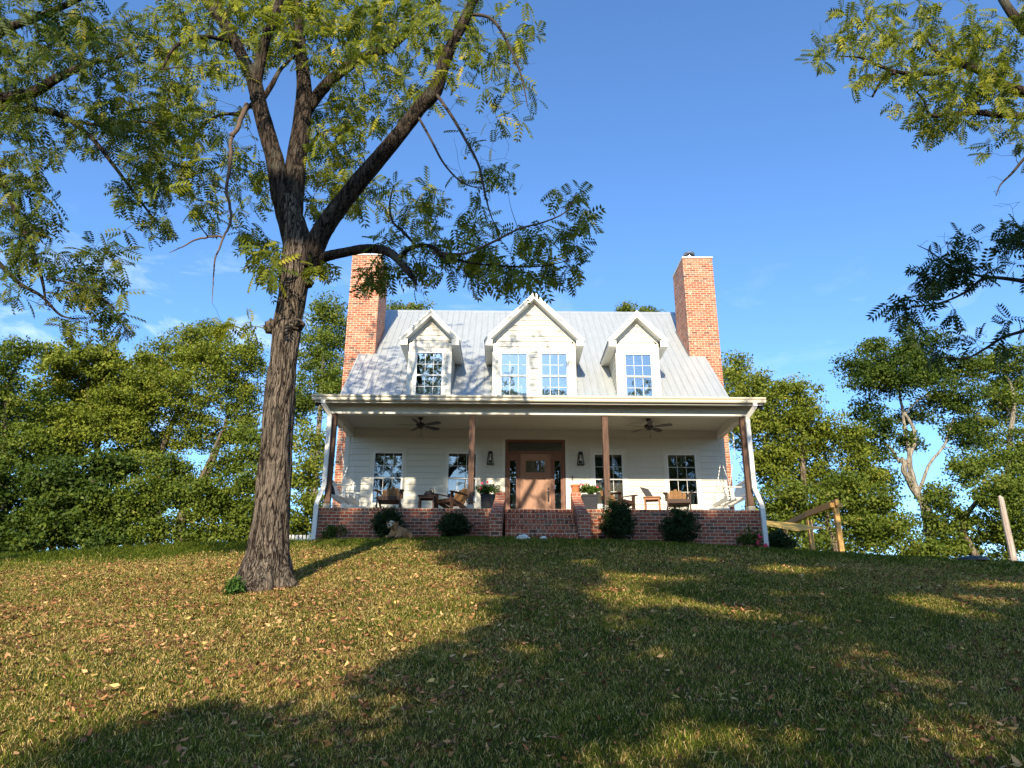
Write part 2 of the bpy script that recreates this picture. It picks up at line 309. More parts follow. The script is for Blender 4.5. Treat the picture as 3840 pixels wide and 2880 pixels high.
M['tree_yg'] = leaf_mat('yellow green leaf', [(0.0, (0.070, 0.095, 0.012)), (0.5, (0.145, 0.178, 0.022)), (0.9, (0.235, 0.25, 0.035)), (1.0, (0.36, 0.25, 0.05))])
M['tree_g'] = leaf_mat('mid green leaf', [(0.0, (0.045, 0.075, 0.012)), (0.5, (0.105, 0.145, 0.020)), (0.9, (0.18, 0.205, 0.032)), (1.0, (0.26, 0.18, 0.05))])
M['tree_d'] = leaf_mat('deep green leaf', [(0.0, (0.020, 0.040, 0.008)), (0.6, (0.058, 0.092, 0.014)), (1.0, (0.14, 0.17, 0.025))])
M['holly'] = leaf_mat('holly leaf', [(0.0, (0.010, 0.022, 0.008)), (0.7, (0.024, 0.048, 0.012)), (1.0, (0.06, 0.085, 0.018))], 0.1, 0.4)
M['flowerleaf'] = leaf_mat('geranium leaf', [(0.0, (0.02, 0.05, 0.012)), (0.7, (0.06, 0.12, 0.02)), (1.0, (0.16, 0.22, 0.03))], 0.2)
M['red'] = simple('magenta blossom', (0.45, 0.02, 0.07), 0.6, var=0.3, scale=30)
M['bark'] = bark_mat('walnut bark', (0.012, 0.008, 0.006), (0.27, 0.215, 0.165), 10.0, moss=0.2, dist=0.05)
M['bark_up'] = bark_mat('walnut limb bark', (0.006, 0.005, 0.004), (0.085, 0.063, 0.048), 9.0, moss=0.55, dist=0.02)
M['bark_far'] = bark_mat('grey tree bark', (0.06, 0.045, 0.03), (0.26, 0.21, 0.15), 6.0, dist=0.02)
M['bark_pale'] = bark_mat('pale tree bark', (0.12, 0.10, 0.075), (0.42, 0.37, 0.29), 6.0, dist=0.02)
M['twig'] = simple('twig bark', (0.045, 0.034, 0.027), 0.9, var=0.3)
M['deadwood'] = simple('dead branch', (0.11, 0.075, 0.055), 0.9, var=0.35, scale=12)
M['nut'] = simple('walnut husk', (0.24, 0.23, 0.06), 0.7, var=0.3, scale=20)
M['fur'] = simple('golden fur', (0.36, 0.195, 0.085), 0.9, var=0.45, scale=20, bump=0.03, stretch=(1.5, 1.5, .6))
M['furear'] = simple('darker ear fur', (0.24, 0.115, 0.045), 0.9, var=0.3, scale=14)
M['furpale'] = simple('white muzzle fur', (0.55, 0.47, 0.36), 0.9, var=0.15, scale=20)

# ------------------------------------------------------------------ terrain
_dx = np.array([-60, -30, -20, -13.5, -11.2, -9, -7.4, -5.6, -3, -0.3, 2.7, 5.5, 7.6, 10.3, 12.5, 20, 30, 60], float)
_dz = np.array([3.2, 1.7, 1.05, .60, .40, .29, .22, .13, .03, 0, .10, .24, .36, .49, .54, .85, 1.3, 2.5], float)
_xx = np.linspace(-60, 60, 1201); _zz = np.interp(_xx, _dx, _dz)
_kk = np.exp(-0.5*(np.arange(-30, 31)/9.0)**2); _kk /= _kk.sum(); _zz = np.convolve(np.pad(_zz, 30, mode='edge'), _kk, 'valid')
def vnoise(x, y, seed=0):
    x = np.asarray(x, float); y = np.asarray(y, float)
    xi = np.floor(x).astype(np.int64); yi = np.floor(y).astype(np.int64); fx = x-xi; fy = y-yi
    fx = fx*fx*(3-2*fx); fy = fy*fy*(3-2*fy)
    def h(a, b):
        v = (a*374761393+b*668265263+seed*1442695041) & 0xffffffff
        v = ((v ^ (v >> 13))*1274126177) & 0xffffffff
        return ((v ^ (v >> 16)) & 0xffff)/65535.0
    return (h(xi, yi)*(1-fx)+h(xi+1, yi)*fx)*(1-fy)+(h(xi, yi+1)*(1-fx)+h(xi+1, yi+1)*fx)*fy
def sstep(a, b, x):
    t = np.clip((np.asarray(x, float)-a)/(b-a), 0, 1); return t*t*(3-2*t)
def ground(x, y):
    x = np.asarray(x, float); y = np.asarray(y, float)
    a = -4.50+0.2065*(y+21.57)
    a = np.where(y < -22, -4.50+0.2065*-0.43-(0.2065*6)*(1-np.exp((y+22)/6.0)), a)
    b = -0.86-0.010*np.maximum(y+3, 0)-0.03*np.maximum(y-8, 0)
    k = 0.07
    z = -k*np.logaddexp(-a/k, -b/k)
    drop = np.interp(x, _xx, _zz)*sstep(-17, -6, y)
    bump = 0.05*(vnoise(x*0.35+9, y*0.35, 3)-0.5)+0.03*(vnoise(x*1.1, y*1.1, 4)-0.5)
    flat = 1-sstep(-6, -4.5, y)*sstep(-3, 0, 3-np.abs(x+0)*0.4)
    return z-drop+bump*flat
def gz(x, y): return float(ground(x, y))

def axis_pts(lo, hi, fine_lo, fine_hi, fine, grow=1.25):
    p = list(np.arange(fine_lo, fine_hi+fine, fine)); s = fine
    while p[-1] < hi: s *= grow; p.append(p[-1]+s)
    s = fine
    while p[0] > lo: s *= grow; p.insert(0, p[0]-s)
    return np.array(p)
gxs = axis_pts(-1500, 1500, -18, 18, 0.35); gys = axis_pts(-1500, 1500, -22, 4, 0.3)
GX, GY = np.meshgrid(gxs, gys, indexing='ij'); GZ = ground(np.clip(GX, -60, 60), np.clip(GY, -60, 120))
V = np.stack([GX, GY, GZ], -1).reshape(-1, 3); ny = len(gys)
i, j = np.meshgrid(np.arange(len(gxs)-1), np.arange(ny-1), indexing='ij'); i, j = i.ravel(), j.ravel()
F = np.stack([i*ny+j, (i+1)*ny+j, (i+1)*ny+j+1, i*ny+j+1], 1)
def ground_mat():
    m, n, l, b = mat_new('lawn soil and thatch'); b.inputs['Roughness'].default_value = 1.0; b.inputs['Specular IOR Level'].default_value = 0.05
    t = n.new('ShaderNodeTexCoord')
    z = n.new('ShaderNodeTexNoise'); z.inputs['Scale'].default_value = 0.8; z.inputs['Detail'].default_value = 8; l.new(t.outputs['Object'], z.inputs['Vector'])
    z2 = n.new('ShaderNodeTexNoise'); z2.inputs['Scale'].default_value = 28; z2.inputs['Detail'].default_value = 6; l.new(t.outputs['Object'], z2.inputs['Vector'])
    r = ramp(n, [(0.35, (0.03, 0.032, 0.009)), (0.5, (0.08, 0.05, 0.022)), (0.65, (0.16, 0.08, 0.04))]); l.new(z.outputs[0], r.inputs[0])
    g = ramp(n, [(0.3, (0.45, 0.45, 0.45)), (0.7, (1.3, 1.3, 1.3))]); l.new(z2.outputs[0], g.inputs[0])
    mu = n.new('ShaderNodeMixRGB'); mu.blend_type = 'MULTIPLY'; mu.inputs[0].default_value = 1; l.new(r.outputs[0], mu.inputs[1]); l.new(g.outputs[0], mu.inputs[2]); l.new(mu.outputs[0], b.inputs['Base Color'])
    bp = n.new('ShaderNodeBump'); bp.inputs['Distance'].default_value = 0.03; l.new(z2.outputs[0], bp.inputs['Height']); l.new(bp.outputs[0], b.inputs['Normal'])
    return m
tag(fast_mesh('ground', V, F, ground_mat(), smooth=True), kind='structure')

# ================================================================== HOUSE
HW = 5.73; D0 = 2.56; RS = 0.98; RZ0 = 3.88; RY = 5.28; RZ = RZ0+RS*RY; RXE = 6.02; BACK = 10.5
house = thing('farmhouse', 'cream farmhouse with metal roof, three dormers, two brick chimneys and a brick-based porch', 'house')
WIN_X = [-4.40, -2.195, 2.195, 4.395]
# holes in the front wall, as (x0,x1,z0,z1)
holes = [(x-0.46, x+0.46, 0.49, 2.10) for x in WIN_X]+[(-0.90, 0.90, -0.05, 2.49)]
def siding_front(mb, x0, x1, z0, z1, y, holes, exp=0.181, lim=None, base=0.0):
    """lapped boards facing -Y"""
    k0 = int(math.floor((z0-base)/exp)); k1 = int(math.ceil((z1-base)/exp))
    for k in range(k0, k1):
        a = max(z0, base+k*exp); c = min(z1, base+(k+1)*exp)
        if c-a < 0.005: continue
        xa, xb = x0, x1
        if lim:
            l0, r0 = lim(a); l1, r1 = lim(c)
            if r0-l0 < 0.02: continue
            q = (l0, r0, l1, r1)
        else: q = (xa, xb, xa, xb)
        # split at holes
        zs = sorted(set([a, c]+[h for H in holes for h in (H[2], H[3]) if a < h < c]))
        for za, zc in zip(zs[:-1], zs[1:]):
            mid = (za+zc)/2; segs = [(None, None)]
            cuts = sorted([(H[0], H[1]) for H in holes if H[2] < mid < H[3]])
            ta, tc = (za-a)/(c-a), (zc-a)/(c-a)
            L0, L1 = q[0]+(q[2]-q[0])*ta, q[0]+(q[2]-q[0])*tc; Rr0, Rr1 = q[1]+(q[3]-q[1])*ta, q[1]+(q[3]-q[1])*tc
            edges = [(L0, L1)]; 
            for h0, h1 in cuts: edges += [(h0, h0), (h1, h1)]
            edges.append((Rr0, Rr1))
            ya = y-0.024*(1-(za-a)/exp); yc = y-0.024*(1-(zc-a)/exp)
            for e in range(0, len(edges), 2):
                (p0, p1), (s0, s1) = edges[e], edges[e+1]
                if s0 < p0+0.001 and s1 < p1+0.001: continue
                mb.add([(p0, ya, za), (s0, ya, za), (s1, yc, zc), (p1, yc, zc)], [(0, 1, 2, 3)])
                if za == a: mb.add([(p0, ya, za), (s0, ya, za), (s0, y+0.004, za), (p0, y+0.004, za)], [(3, 2, 1, 0)])
mb = MB(); siding_front(mb, -HW+0.13, HW-0.13, -0.05, 2.80, 0.0, holes)
mb.build('front_siding', M['siding'], house)
# body of the house: gabled solid behind the front wall, set back so that rooms show behind the glass
mb = MB()
for s in (-1, 1):
    x = s*HW
    prof = [(x, 0.002, -0.9), (x, BACK, -0.9), (x, BACK, 3.75), (x, RY, RZ-0.12), (x, 0.002, 3.75)]
    mb.prism(prof, (-s*0.12, 0, 0))
mb.box(-HW+0.121, HW-0.121, BACK-0.1, BACK-0.001, -0.9, 3.75)
mb.build('side_wall', M['siding'], house)
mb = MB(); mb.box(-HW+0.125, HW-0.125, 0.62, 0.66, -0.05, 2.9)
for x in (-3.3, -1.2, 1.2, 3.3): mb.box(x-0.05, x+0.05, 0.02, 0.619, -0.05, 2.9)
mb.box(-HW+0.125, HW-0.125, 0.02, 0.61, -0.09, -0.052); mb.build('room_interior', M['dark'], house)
mb = MB()
for s in (-1, 1):
    mb.box(min(s*HW, s*(HW-0.13)), max(s*HW, s*(HW-0.13)), -0.028, 0.0015, -0.05, 2.78)
mb.box(-HW+0.131, HW-0.131, -0.024, -0.001, 2.60, 2.785)
mb.build('corner_board', M['trim'], house)

def window(x0, x1, z0, z1, y, cols=3, rows=4, blind=None, glass='glass', trimw=0.10, bottom=True):
    """double-hung window facing -Y; x0..z1 = visible glass"""
    w = MB(); t = 0.045
    for a, b, c, d in ((x0-t, x0, z0-t, z1+t), (x1, x1+t, z0-t, z1+t), (x0, x1, z1, z1+t), (x0, x1, z0-t, z0)):
        w.box(a, b, y-0.022, y+0.06, c, d)
    zm = (z0+z1)/2; w.box(x0, x1, y-0.012, y+0.05, zm-0.022, zm+0.022)
    f = w.build('window', M['vinyl'], house)
    g = MB(); g.box(x0, x1, y+0.030, y+0.036, z0, zm-0.022); g.box(x0, x1, y+0.016, y+0.022, zm+0.022, z1); g.build('glass', M[glass], f)
    u = MB(); 
    for k in range(1, cols):
        x = x0+(x1-x0)*k/cols
        u.box(x-0.006, x+0.006, y+0.022, y+0.029, z0, zm-0.022); u.box(x-0.0055, x+0.0055, y+0.008, y+0.015, zm+0.022, z1)
    for zz, dy in (((z0+zm)/2, 0.022), ((z1+zm)/2, 0.008)):
        xs = [x0]+[x0+(x1-x0)*k/cols for k in range(1, cols)]+[x1]
        for a, b in zip(xs[:-1], xs[1:]): u.box(a+(0.008 if a > x0 else 0), b-(0.008 if b < x1 else 0), y+dy, y+dy+0.007, zz-0.0055, zz+0.0055)
    u.build('muntin', M['vinyl'], f)
    if trimw:
        tb = MB(); o = t
        tb.box(x0-o-trimw, x0-o-0.001, y-0.03, y+0.002, z0-o, z1+o); tb.box(x1+o+0.001, x1+o+trimw, y-0.03, y+0.002, z0-o, z1+o)
        tb.box(x0-o-trimw, x1+o+trimw, y-0.034, y+0.002, z1+o+0.001, z1+o+trimw+0.02)
        if bottom: tb.box(x0-o-trimw, x1+o+trimw, y-0.045, y+0.002, z0-o-0.09, z0-o-0.001)
        tb.build('casing', M['trim'], f)
    if blind:
        kind, frac, my = blind; bb = MB()
        if kind == 'slats':
            n = int((z1-z0)*frac/0.05)
            for q in range(n):
                zz = z1-0.03-q*0.05; bb.obox(((x0+x1)/2, y+my, zz), ((x1-x0)/2-0.005, 0, 0), (0, 0.018, 0.012), (0, -0.0008, 0.0012))
            bb.build('blind', M['blind'], f)
        else:
            bb.box(x0-0.02, x1+0.02, y+my, y+my+0.01, z0-0.02, z0+(z1-z0)*frac); bb.build('backing', M['backing'], f)  # plain brown sheet added behind the lower panes
    return f
for i, x in enumerate(WIN_X):
    window(x-0.405, x+0.405, 0.545, 2.035, 0.0, blind=('panel', 0.48, 0.12) if i in (1, 2) else None)

# ---- door unit
dr = MB(); y = 0.0
dr.box(-0.88, -0.815, y-0.035, y+0.10, -0.045, 2.475); dr.box(0.815, 0.88, y-0.035, y+0.10, -0.045, 2.475); dr.box(-0.815, 0.815, y-0.035, y+0.10, 2.40, 2.475)
dr.box(-0.815, 0.815, y-0.02, y+0.10, 2.055, 2.125)
for s in (-1, 1):
    a, b = sorted((s*0.455, s*0.515)); dr.box(a, b, y-0.02, y+0.10, -0.045, 2.054)
    a, b = sorted((s*0.516, s*0.575)); dr.box(a, b, y+0.0, y+0.07, -0.045, 2.054)
    a, b = sorted((s*0.757, s*0.814)); dr.box(a, b, y+0.0, y+0.07, -0.045, 2.054)
    a, b = sorted((s*0.576, s*0.756)); dr.box(a, b, y+0.0, y+0.07, 1.84, 2.054); dr.box(a, b, y+0.0, y+0.07, -0.045, 0.30)
dfm = dr.build('door_frame', M['doorframe'], house)
g = MB(); g.box(-0.814, 0.814, 0.03, 0.036, 2.126, 2.399); g.build('transom_glass', M['glass'], dfm)
for s in (-1, 1):
    g = MB(); a, b = sorted((s*0.576, s*0.756)); g.box(a, b, 0.03, 0.036, 0.301, 1.839); g.build('sidelight_glass', M['glass'], dfm)
cl = MB(); cl.box(-1.0, -0.905, -0.03, 0.0, -0.05, 2.58); cl.box(0.905, 1.0, -0.03, 0.0, -0.05, 2.58); cl.box(-0.904, 0.904, -0.03, 0.0, 2.48, 2.58); cl.build('door_casing', M['trim'], dfm)
d = MB()
d.box(-0.454, 0.454, 0.045, 0.075, -0.04, 2.05)        # core
for a, b in ((-0.454, -0.30), (0.30, 0.454)): d.box(a, b, 0.02, 0.0449, -0.04, 2.05)
d.box(-0.299, 0.299, 0.02, 0.0449, 1.86, 2.05); d.box(-0.299, 0.299, 0.02, 0.0449, 1.34, 1.46); d.box(-0.299, 0.299, 0.02, 0.0449, -0.04, 0.20)
d.box(-0.06, 0.06, 0.02, 0.0449, 0.201, 1.339)
for c in (-0.18, 0.18): d.box(c-0.09, c+0.09, 0.032, 0.0449, 0.26, 1.28)
d.box(-0.34, 0.34, -0.02, 0.0199, 1.42, 1.455)
for k in range(5): d.box(-0.28+k*0.13, -0.24+k*0.13, -0.012, 0.0199, 1.375, 1.4199)
door = d.build('front_door', M['door'], house)
g = MB(); g.box(-0.28, 0.28, 0.036, 0.040, 1.50, 1.84); g.build('glass', M['glass'], door)
h = MB(); h.cyl((0.385, -0.012, 1.0), (0.385, 0.02, 1.0), 0.032, n=14); h.box(0.36, 0.41, 0.008, 0.0195, 0.60, 0.93)
h.tube([(0.385, 0.0, 0.90), (0.385, -0.05, 0.86), (0.385, -0.055, 0.76), (0.385, -0.04, 0.67), (0.385, 0.0, 0.64)], [0.011]*5, 8)
h.build('handle', M['black'], door, smooth=False)
b = MB(); b.box(1.085, 1.115, -0.05, -0.017, 1.25, 1.37); b.cyl((1.1, -0.052, 1.28), (1.1, -0.05, 1.28), 0.01); b.build('doorbell', M['black'], house)

# ---- porch
pb = MB()
SY = -4.05; SX0, SX1 = -0.89, 0.83
pb.box(-5.78, 5.78, -D0, -D0+0.2, -1.5, -0.062); pb.box(-5.78, -5.58, -D0+0.2, 0.0, -1.5, -0.062); pb.box(5.58, 5.78, -D0+0.2, 0.0, -1.5, -0.062)
pb.build('porch_base', M['brick'], house)
pc = MB(); pc.box(-5.785, 5.785, -D0-0.012, -D0+0.19, -0.062, 0.0); pc.box(-5.785, -5.59, -D0+0.19, 0.0, -0.062, 0.0); pc.box(5.59, 5.785, -D0+0.19, 0.0, -0.062, 0.0); pc.build('brick_edging', M['brickcap'], house)
pf = MB(); pf.box(-5.589, 5.589, -D0+0.191, 0.015, -0.10, -0.004); pf.build('porch_floor', M['concrete'], house)
nr = 5; rise = 0.93/nr; run = (abs(SY)-D0)/nr
for k in range(nr):
    zt = -0.06-k*rise*0.97; st = MB()
    st.box(SX0, SX1, -D0-(k+1)*run, -D0-0.013 if k == 0 else -D0-k*run-0.001, -1.5, zt-0.068); q = st.build('step', M['brick'], house)
    e = MB(); e.box(SX0, SX1, -D0-(k+1)*run-0.012, -D0-0.013 if k == 0 else -D0-k*run-0.013, zt-0.0675, zt); e.build('nosing', M['brickcap'], q)
for s in (-1, 1):
    # sloping cheek wall with pier at its foot, splaying outwards a little
    xi_up, xo_up = (-0.89, -1.15) if s < 0 else (0.83, 1.08); xi_lo, xo_lo = (-0.97, -1.27) if s < 0 else (0.86, 1.14)
    c = MB()
    yu, yl = -D0+0.26, -D0-1.10
    a0, a1 = sorted((xi_up, xo_up)); b0, b1 = sorted((xi_lo, xo_lo))
    c.box(a0, a1, -D0-0.02, yu, -0.06 if False else -1.4, 0.44)
    ya = -D0-0.021
    V = []
    for (x0_, x1_, yy, zz) in ((a0+0.003, a1-0.003, ya, 0.30), (b0+0.003, b1-0.003, yl, -0.27)):
        V += [(x0_, yy, -1.4), (x1_, yy, -1.4), (x1_, yy, zz), (x0_, yy, zz)]
    c.add(V, [(0, 1, 2, 3), (7, 6, 5, 4), (0, 3, 7, 4), (1, 5, 6, 2), (3, 2, 6, 7)])
    c.box(b0-0.01, b1+0.01, yl-0.34, yl+0.001, -1.4, -0.30)
    c.build('cheek_wall', M['brick'], house)
# posts
for x, ww in ((-5.53, .15), (-1.80, .155), (1.785, .155), (5.53, .15)):
    p = MB(); p.box(x-ww/2, x+ww/2, -D0+0.03, -D0+0.03+ww, 0.0, 2.535); q = p.build('porch_post', M['post'], house, bevel=0.006)
    p = MB(); p.box(x-ww/2-0.012, x+ww/2+0.012, -D0+0.015, -D0+0.045+ww, 0.001, 0.11); p.build('post_base', M['concrete'], q)
# beam, soffit, gutter
b = MB(); b.box(-5.66, 5.66, -D0, -D0+0.17, 2.615, 2.79); b.box(-5.665, 5.665, -D0-0.012, -D0+0.18, 2.535, 2.614)
for s in (-1, 1):
    a, c = sorted((s*5.66, s*5.50)); b.box(a, c, -D0+0.181, -0.03, 2.54, 2.79)
b.build('porch_beam', M['trim'], house)
b = MB()
b.box(-5.499, 5.499, -D0+0.181, -0.025, 2.79, 2.805); b.box(-5.95, 5.95, -2.86, -D0+0.181, 2.791, 2.806)
for s in (-1, 1):
    a, c = sorted((s*5.501, s*5.95)); b.box(a, c, -D0+0.182, -0.025, 2.791, 2.806)
for k in range(28): b.box(-5.498, 5.498, -2.37+k*0.083, -2.37+k*0.083+0.070, 2.786, 2.7899)
b.build('porch_ceiling', M['ceil'], house)
b = MB(); b.box(-5.98, 5.98, -2.90, -2.861, 2.745, 2.93)
for s in (-1, 1):
    a, c = sorted((s*5.951, s*5.985)); b.prism([(a, -2.86, 2.745), (a, 0.0, 3.66), (a, 0.0, 3.80), (a, -2.86, 2.925)], (c-a, 0, 0))
b.build('fascia', M['trim'], house)
gm = MB(); prof = [(-2.901, 2.93), (-2.901, 2.80), (-2.915, 2.79), (-2.975, 2.79), (-2.99, 2.82), (-2.985, 2.86), (-3.015, 2.90), (-3.015, 2.935), (-3.005, 2.935), (-3.003, 2.905), (-2.975, 2.865), (-2.975, 2.83), (-2.96, 2.80), (-2.912, 2.805), (-2.911, 2.93)]
n_ = len(prof); V = [(-6.04, y_, z_) for y_, z_ in prof]+[(6.04, y_, z_) for y_, z_ in prof]
gm.add(V, [(i, (i+1) % n_, n_+(i+1) % n_, n_+i) for i in range(n_)]+[tuple(range(n_)), tuple(range(n_, 2*n_))[::-1]])
gut = gm.build('gutter', M['gutter'], house)
for s in (-1, 1):
    dsp = MB(); x = s*5.60; e = s*5.76
    pts = [(s*5.74, -2.94, 2.80), (s*5.74, -2.94, 2.70), (x, -2.70, 2.48), (x, -2.66, 2.40), (x, -2.66, 0.55), (s*5.64, -2.68, 0.42), (e-s*0.02, -2.70, 0.10), (e-s*0.02, -2.72, -0.02), (e-s*0.02, -2.72, -1.02)]
    for a, b2 in zip(pts[:-1], pts[1:]): dsp.bar(a, b2, 0.112, 0.075, up=(0, -1, 0.01))
    dsp.build('downspout', M['white'], house)
    f = MB(); f.cyl((s*5.86, -2.72, 2.76), (s*5.86, -2.72, 2.79), 0.05); 
    for q in (-0.07, 0.07): f.cyl((s*5.86+q*0.5, -2.74, 2.75), (s*5.86+q, -2.86, 2.69), 0.03, 0.055, 10)
    f.build('security_light', M['black'], house)

# ---- roofs
def ribbed(mb, x0, x1, p0, p1, pitch=0.2286, first=None, th=0.03, ribh=0.026):
    """sheet from (y,z) p0 up to p1 with ribs running up the slope"""
    p0 = np.array(p0, float); p1 = np.array(p1, float); d = p1-p0; d /= np.linalg.norm(d); nrm = np.array([-d[1], d[0]])
    xs = np.arange(x0+0.06, x1, pitch); prof = [(x0, 0.0)]
    for x in xs:
        if x+0.03 > x1: break
        prof += [(x-0.024, 0.0), (x-0.011, ribh), (x+0.011, ribh), (x+0.024, 0.0)]
    prof.append((x1, 0.0)); n = len(prof); V = []
    for base in (p0, p1):
        for x, h in prof: q = base+nrm*(h+th); V.append((x, q[0], q[1]))
    for base in (p0, p1):
        for x in (x0, x1): q = base; V.append((x, q[0], q[1]))
    mb.add(V, [(i, i+1, n+i+1, n+i) for i in range(n-1)]+[(2*n, 2*n+2, 2*n+3, 2*n+1)]+[tuple([2*n+1]+list(range(n-1, -1, -1))+[2*n])]+[(0, n, 2*n+2, 2*n), (n-1, 2*n+1, 2*n+3, 2*n-1)])
r = MB(); th = 0.03
yn, zn = RY, RZ-0.042
ribbed(r, -RXE, RXE, (-0.04, RZ0-0.04*RS-0.042), (RY, RZ-0.042)); 
ribbed(r, -RXE, RXE, (-2.93, 2.865), (-0.03, 3.755), th=0.02, ribh=0.012)
# rear slope, ridge cap
d_ = 6.2
r.add([(-RXE, RY, RZ-0.005), (RXE, RY, RZ-0.005), (RXE, RY+d_, RZ-RS*d_), (-RXE, RY+d_, RZ-RS*d_), (-RXE, RY, RZ-0.06), (RXE, RY, RZ-0.06), (RXE, RY+d_, RZ-RS*d_-0.06), (-RXE, RY+d_, RZ-RS*d_-0.06)], [(0, 1, 2, 3), (7, 6, 5, 4), (0, 3, 7, 4), (1, 5, 6, 2), (2, 6, 7, 3)])
r.prism([(-RXE, RY-0.16, RZ-0.15), (-RXE, RY, RZ+0.03), (-RXE, RY+0.16, RZ-0.15), (-RXE, RY, RZ-0.02)], (2*RXE, 0, 0))
roof = r.build('metal_roof', M['roof'], house)
sm = MB(); dr_ = np.array([1.0, RS])/math.hypot(1, RS); nr_ = np.array([-dr_[1], dr_[0]])  # lap strips beside the ribs, darkened to carry the ribs' shade; closures at the foot
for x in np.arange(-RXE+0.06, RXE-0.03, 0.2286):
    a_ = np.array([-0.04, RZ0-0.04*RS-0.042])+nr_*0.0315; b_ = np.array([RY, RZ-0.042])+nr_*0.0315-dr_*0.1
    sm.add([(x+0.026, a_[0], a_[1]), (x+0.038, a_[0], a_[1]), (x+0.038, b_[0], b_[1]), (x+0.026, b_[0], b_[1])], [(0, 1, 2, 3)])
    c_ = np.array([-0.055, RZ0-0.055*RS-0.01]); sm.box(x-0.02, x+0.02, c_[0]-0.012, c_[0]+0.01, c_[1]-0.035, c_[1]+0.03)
sm.build('roof_seam_shade', M['seamshade'], roof)
rk = MB()
for s in (-1, 1):
    a, c = sorted((s*(RXE-0.03), s*(RXE+0.004)))
    rk.prism([(a, -0.04, RZ0-0.30), (a, RY, RZ-0.32), (a, RY, RZ-0.045), (a, -0.04, RZ0-0.09)], (c-a, 0, 0))
    rk.prism([(a, RY+0.001, RZ-0.32), (a, RY+d_, RZ-RS*d_-0.32), (a, RY+d_, RZ-RS*d_-0.065), (a, RY+0.001, RZ-0.065)], (c-a, 0, 0))
    a, c = sorted((s*(RXE-0.031), s*(HW+0.001))); rk.prism([(a, 0.0, RZ0-0.30), (a, RY, RZ-0.31), (a, RY, RZ-0.29), (a, 0.0, RZ0-0.28)], (c-a, 0, 0))
rk.build('rake_board', M['trim'], house)

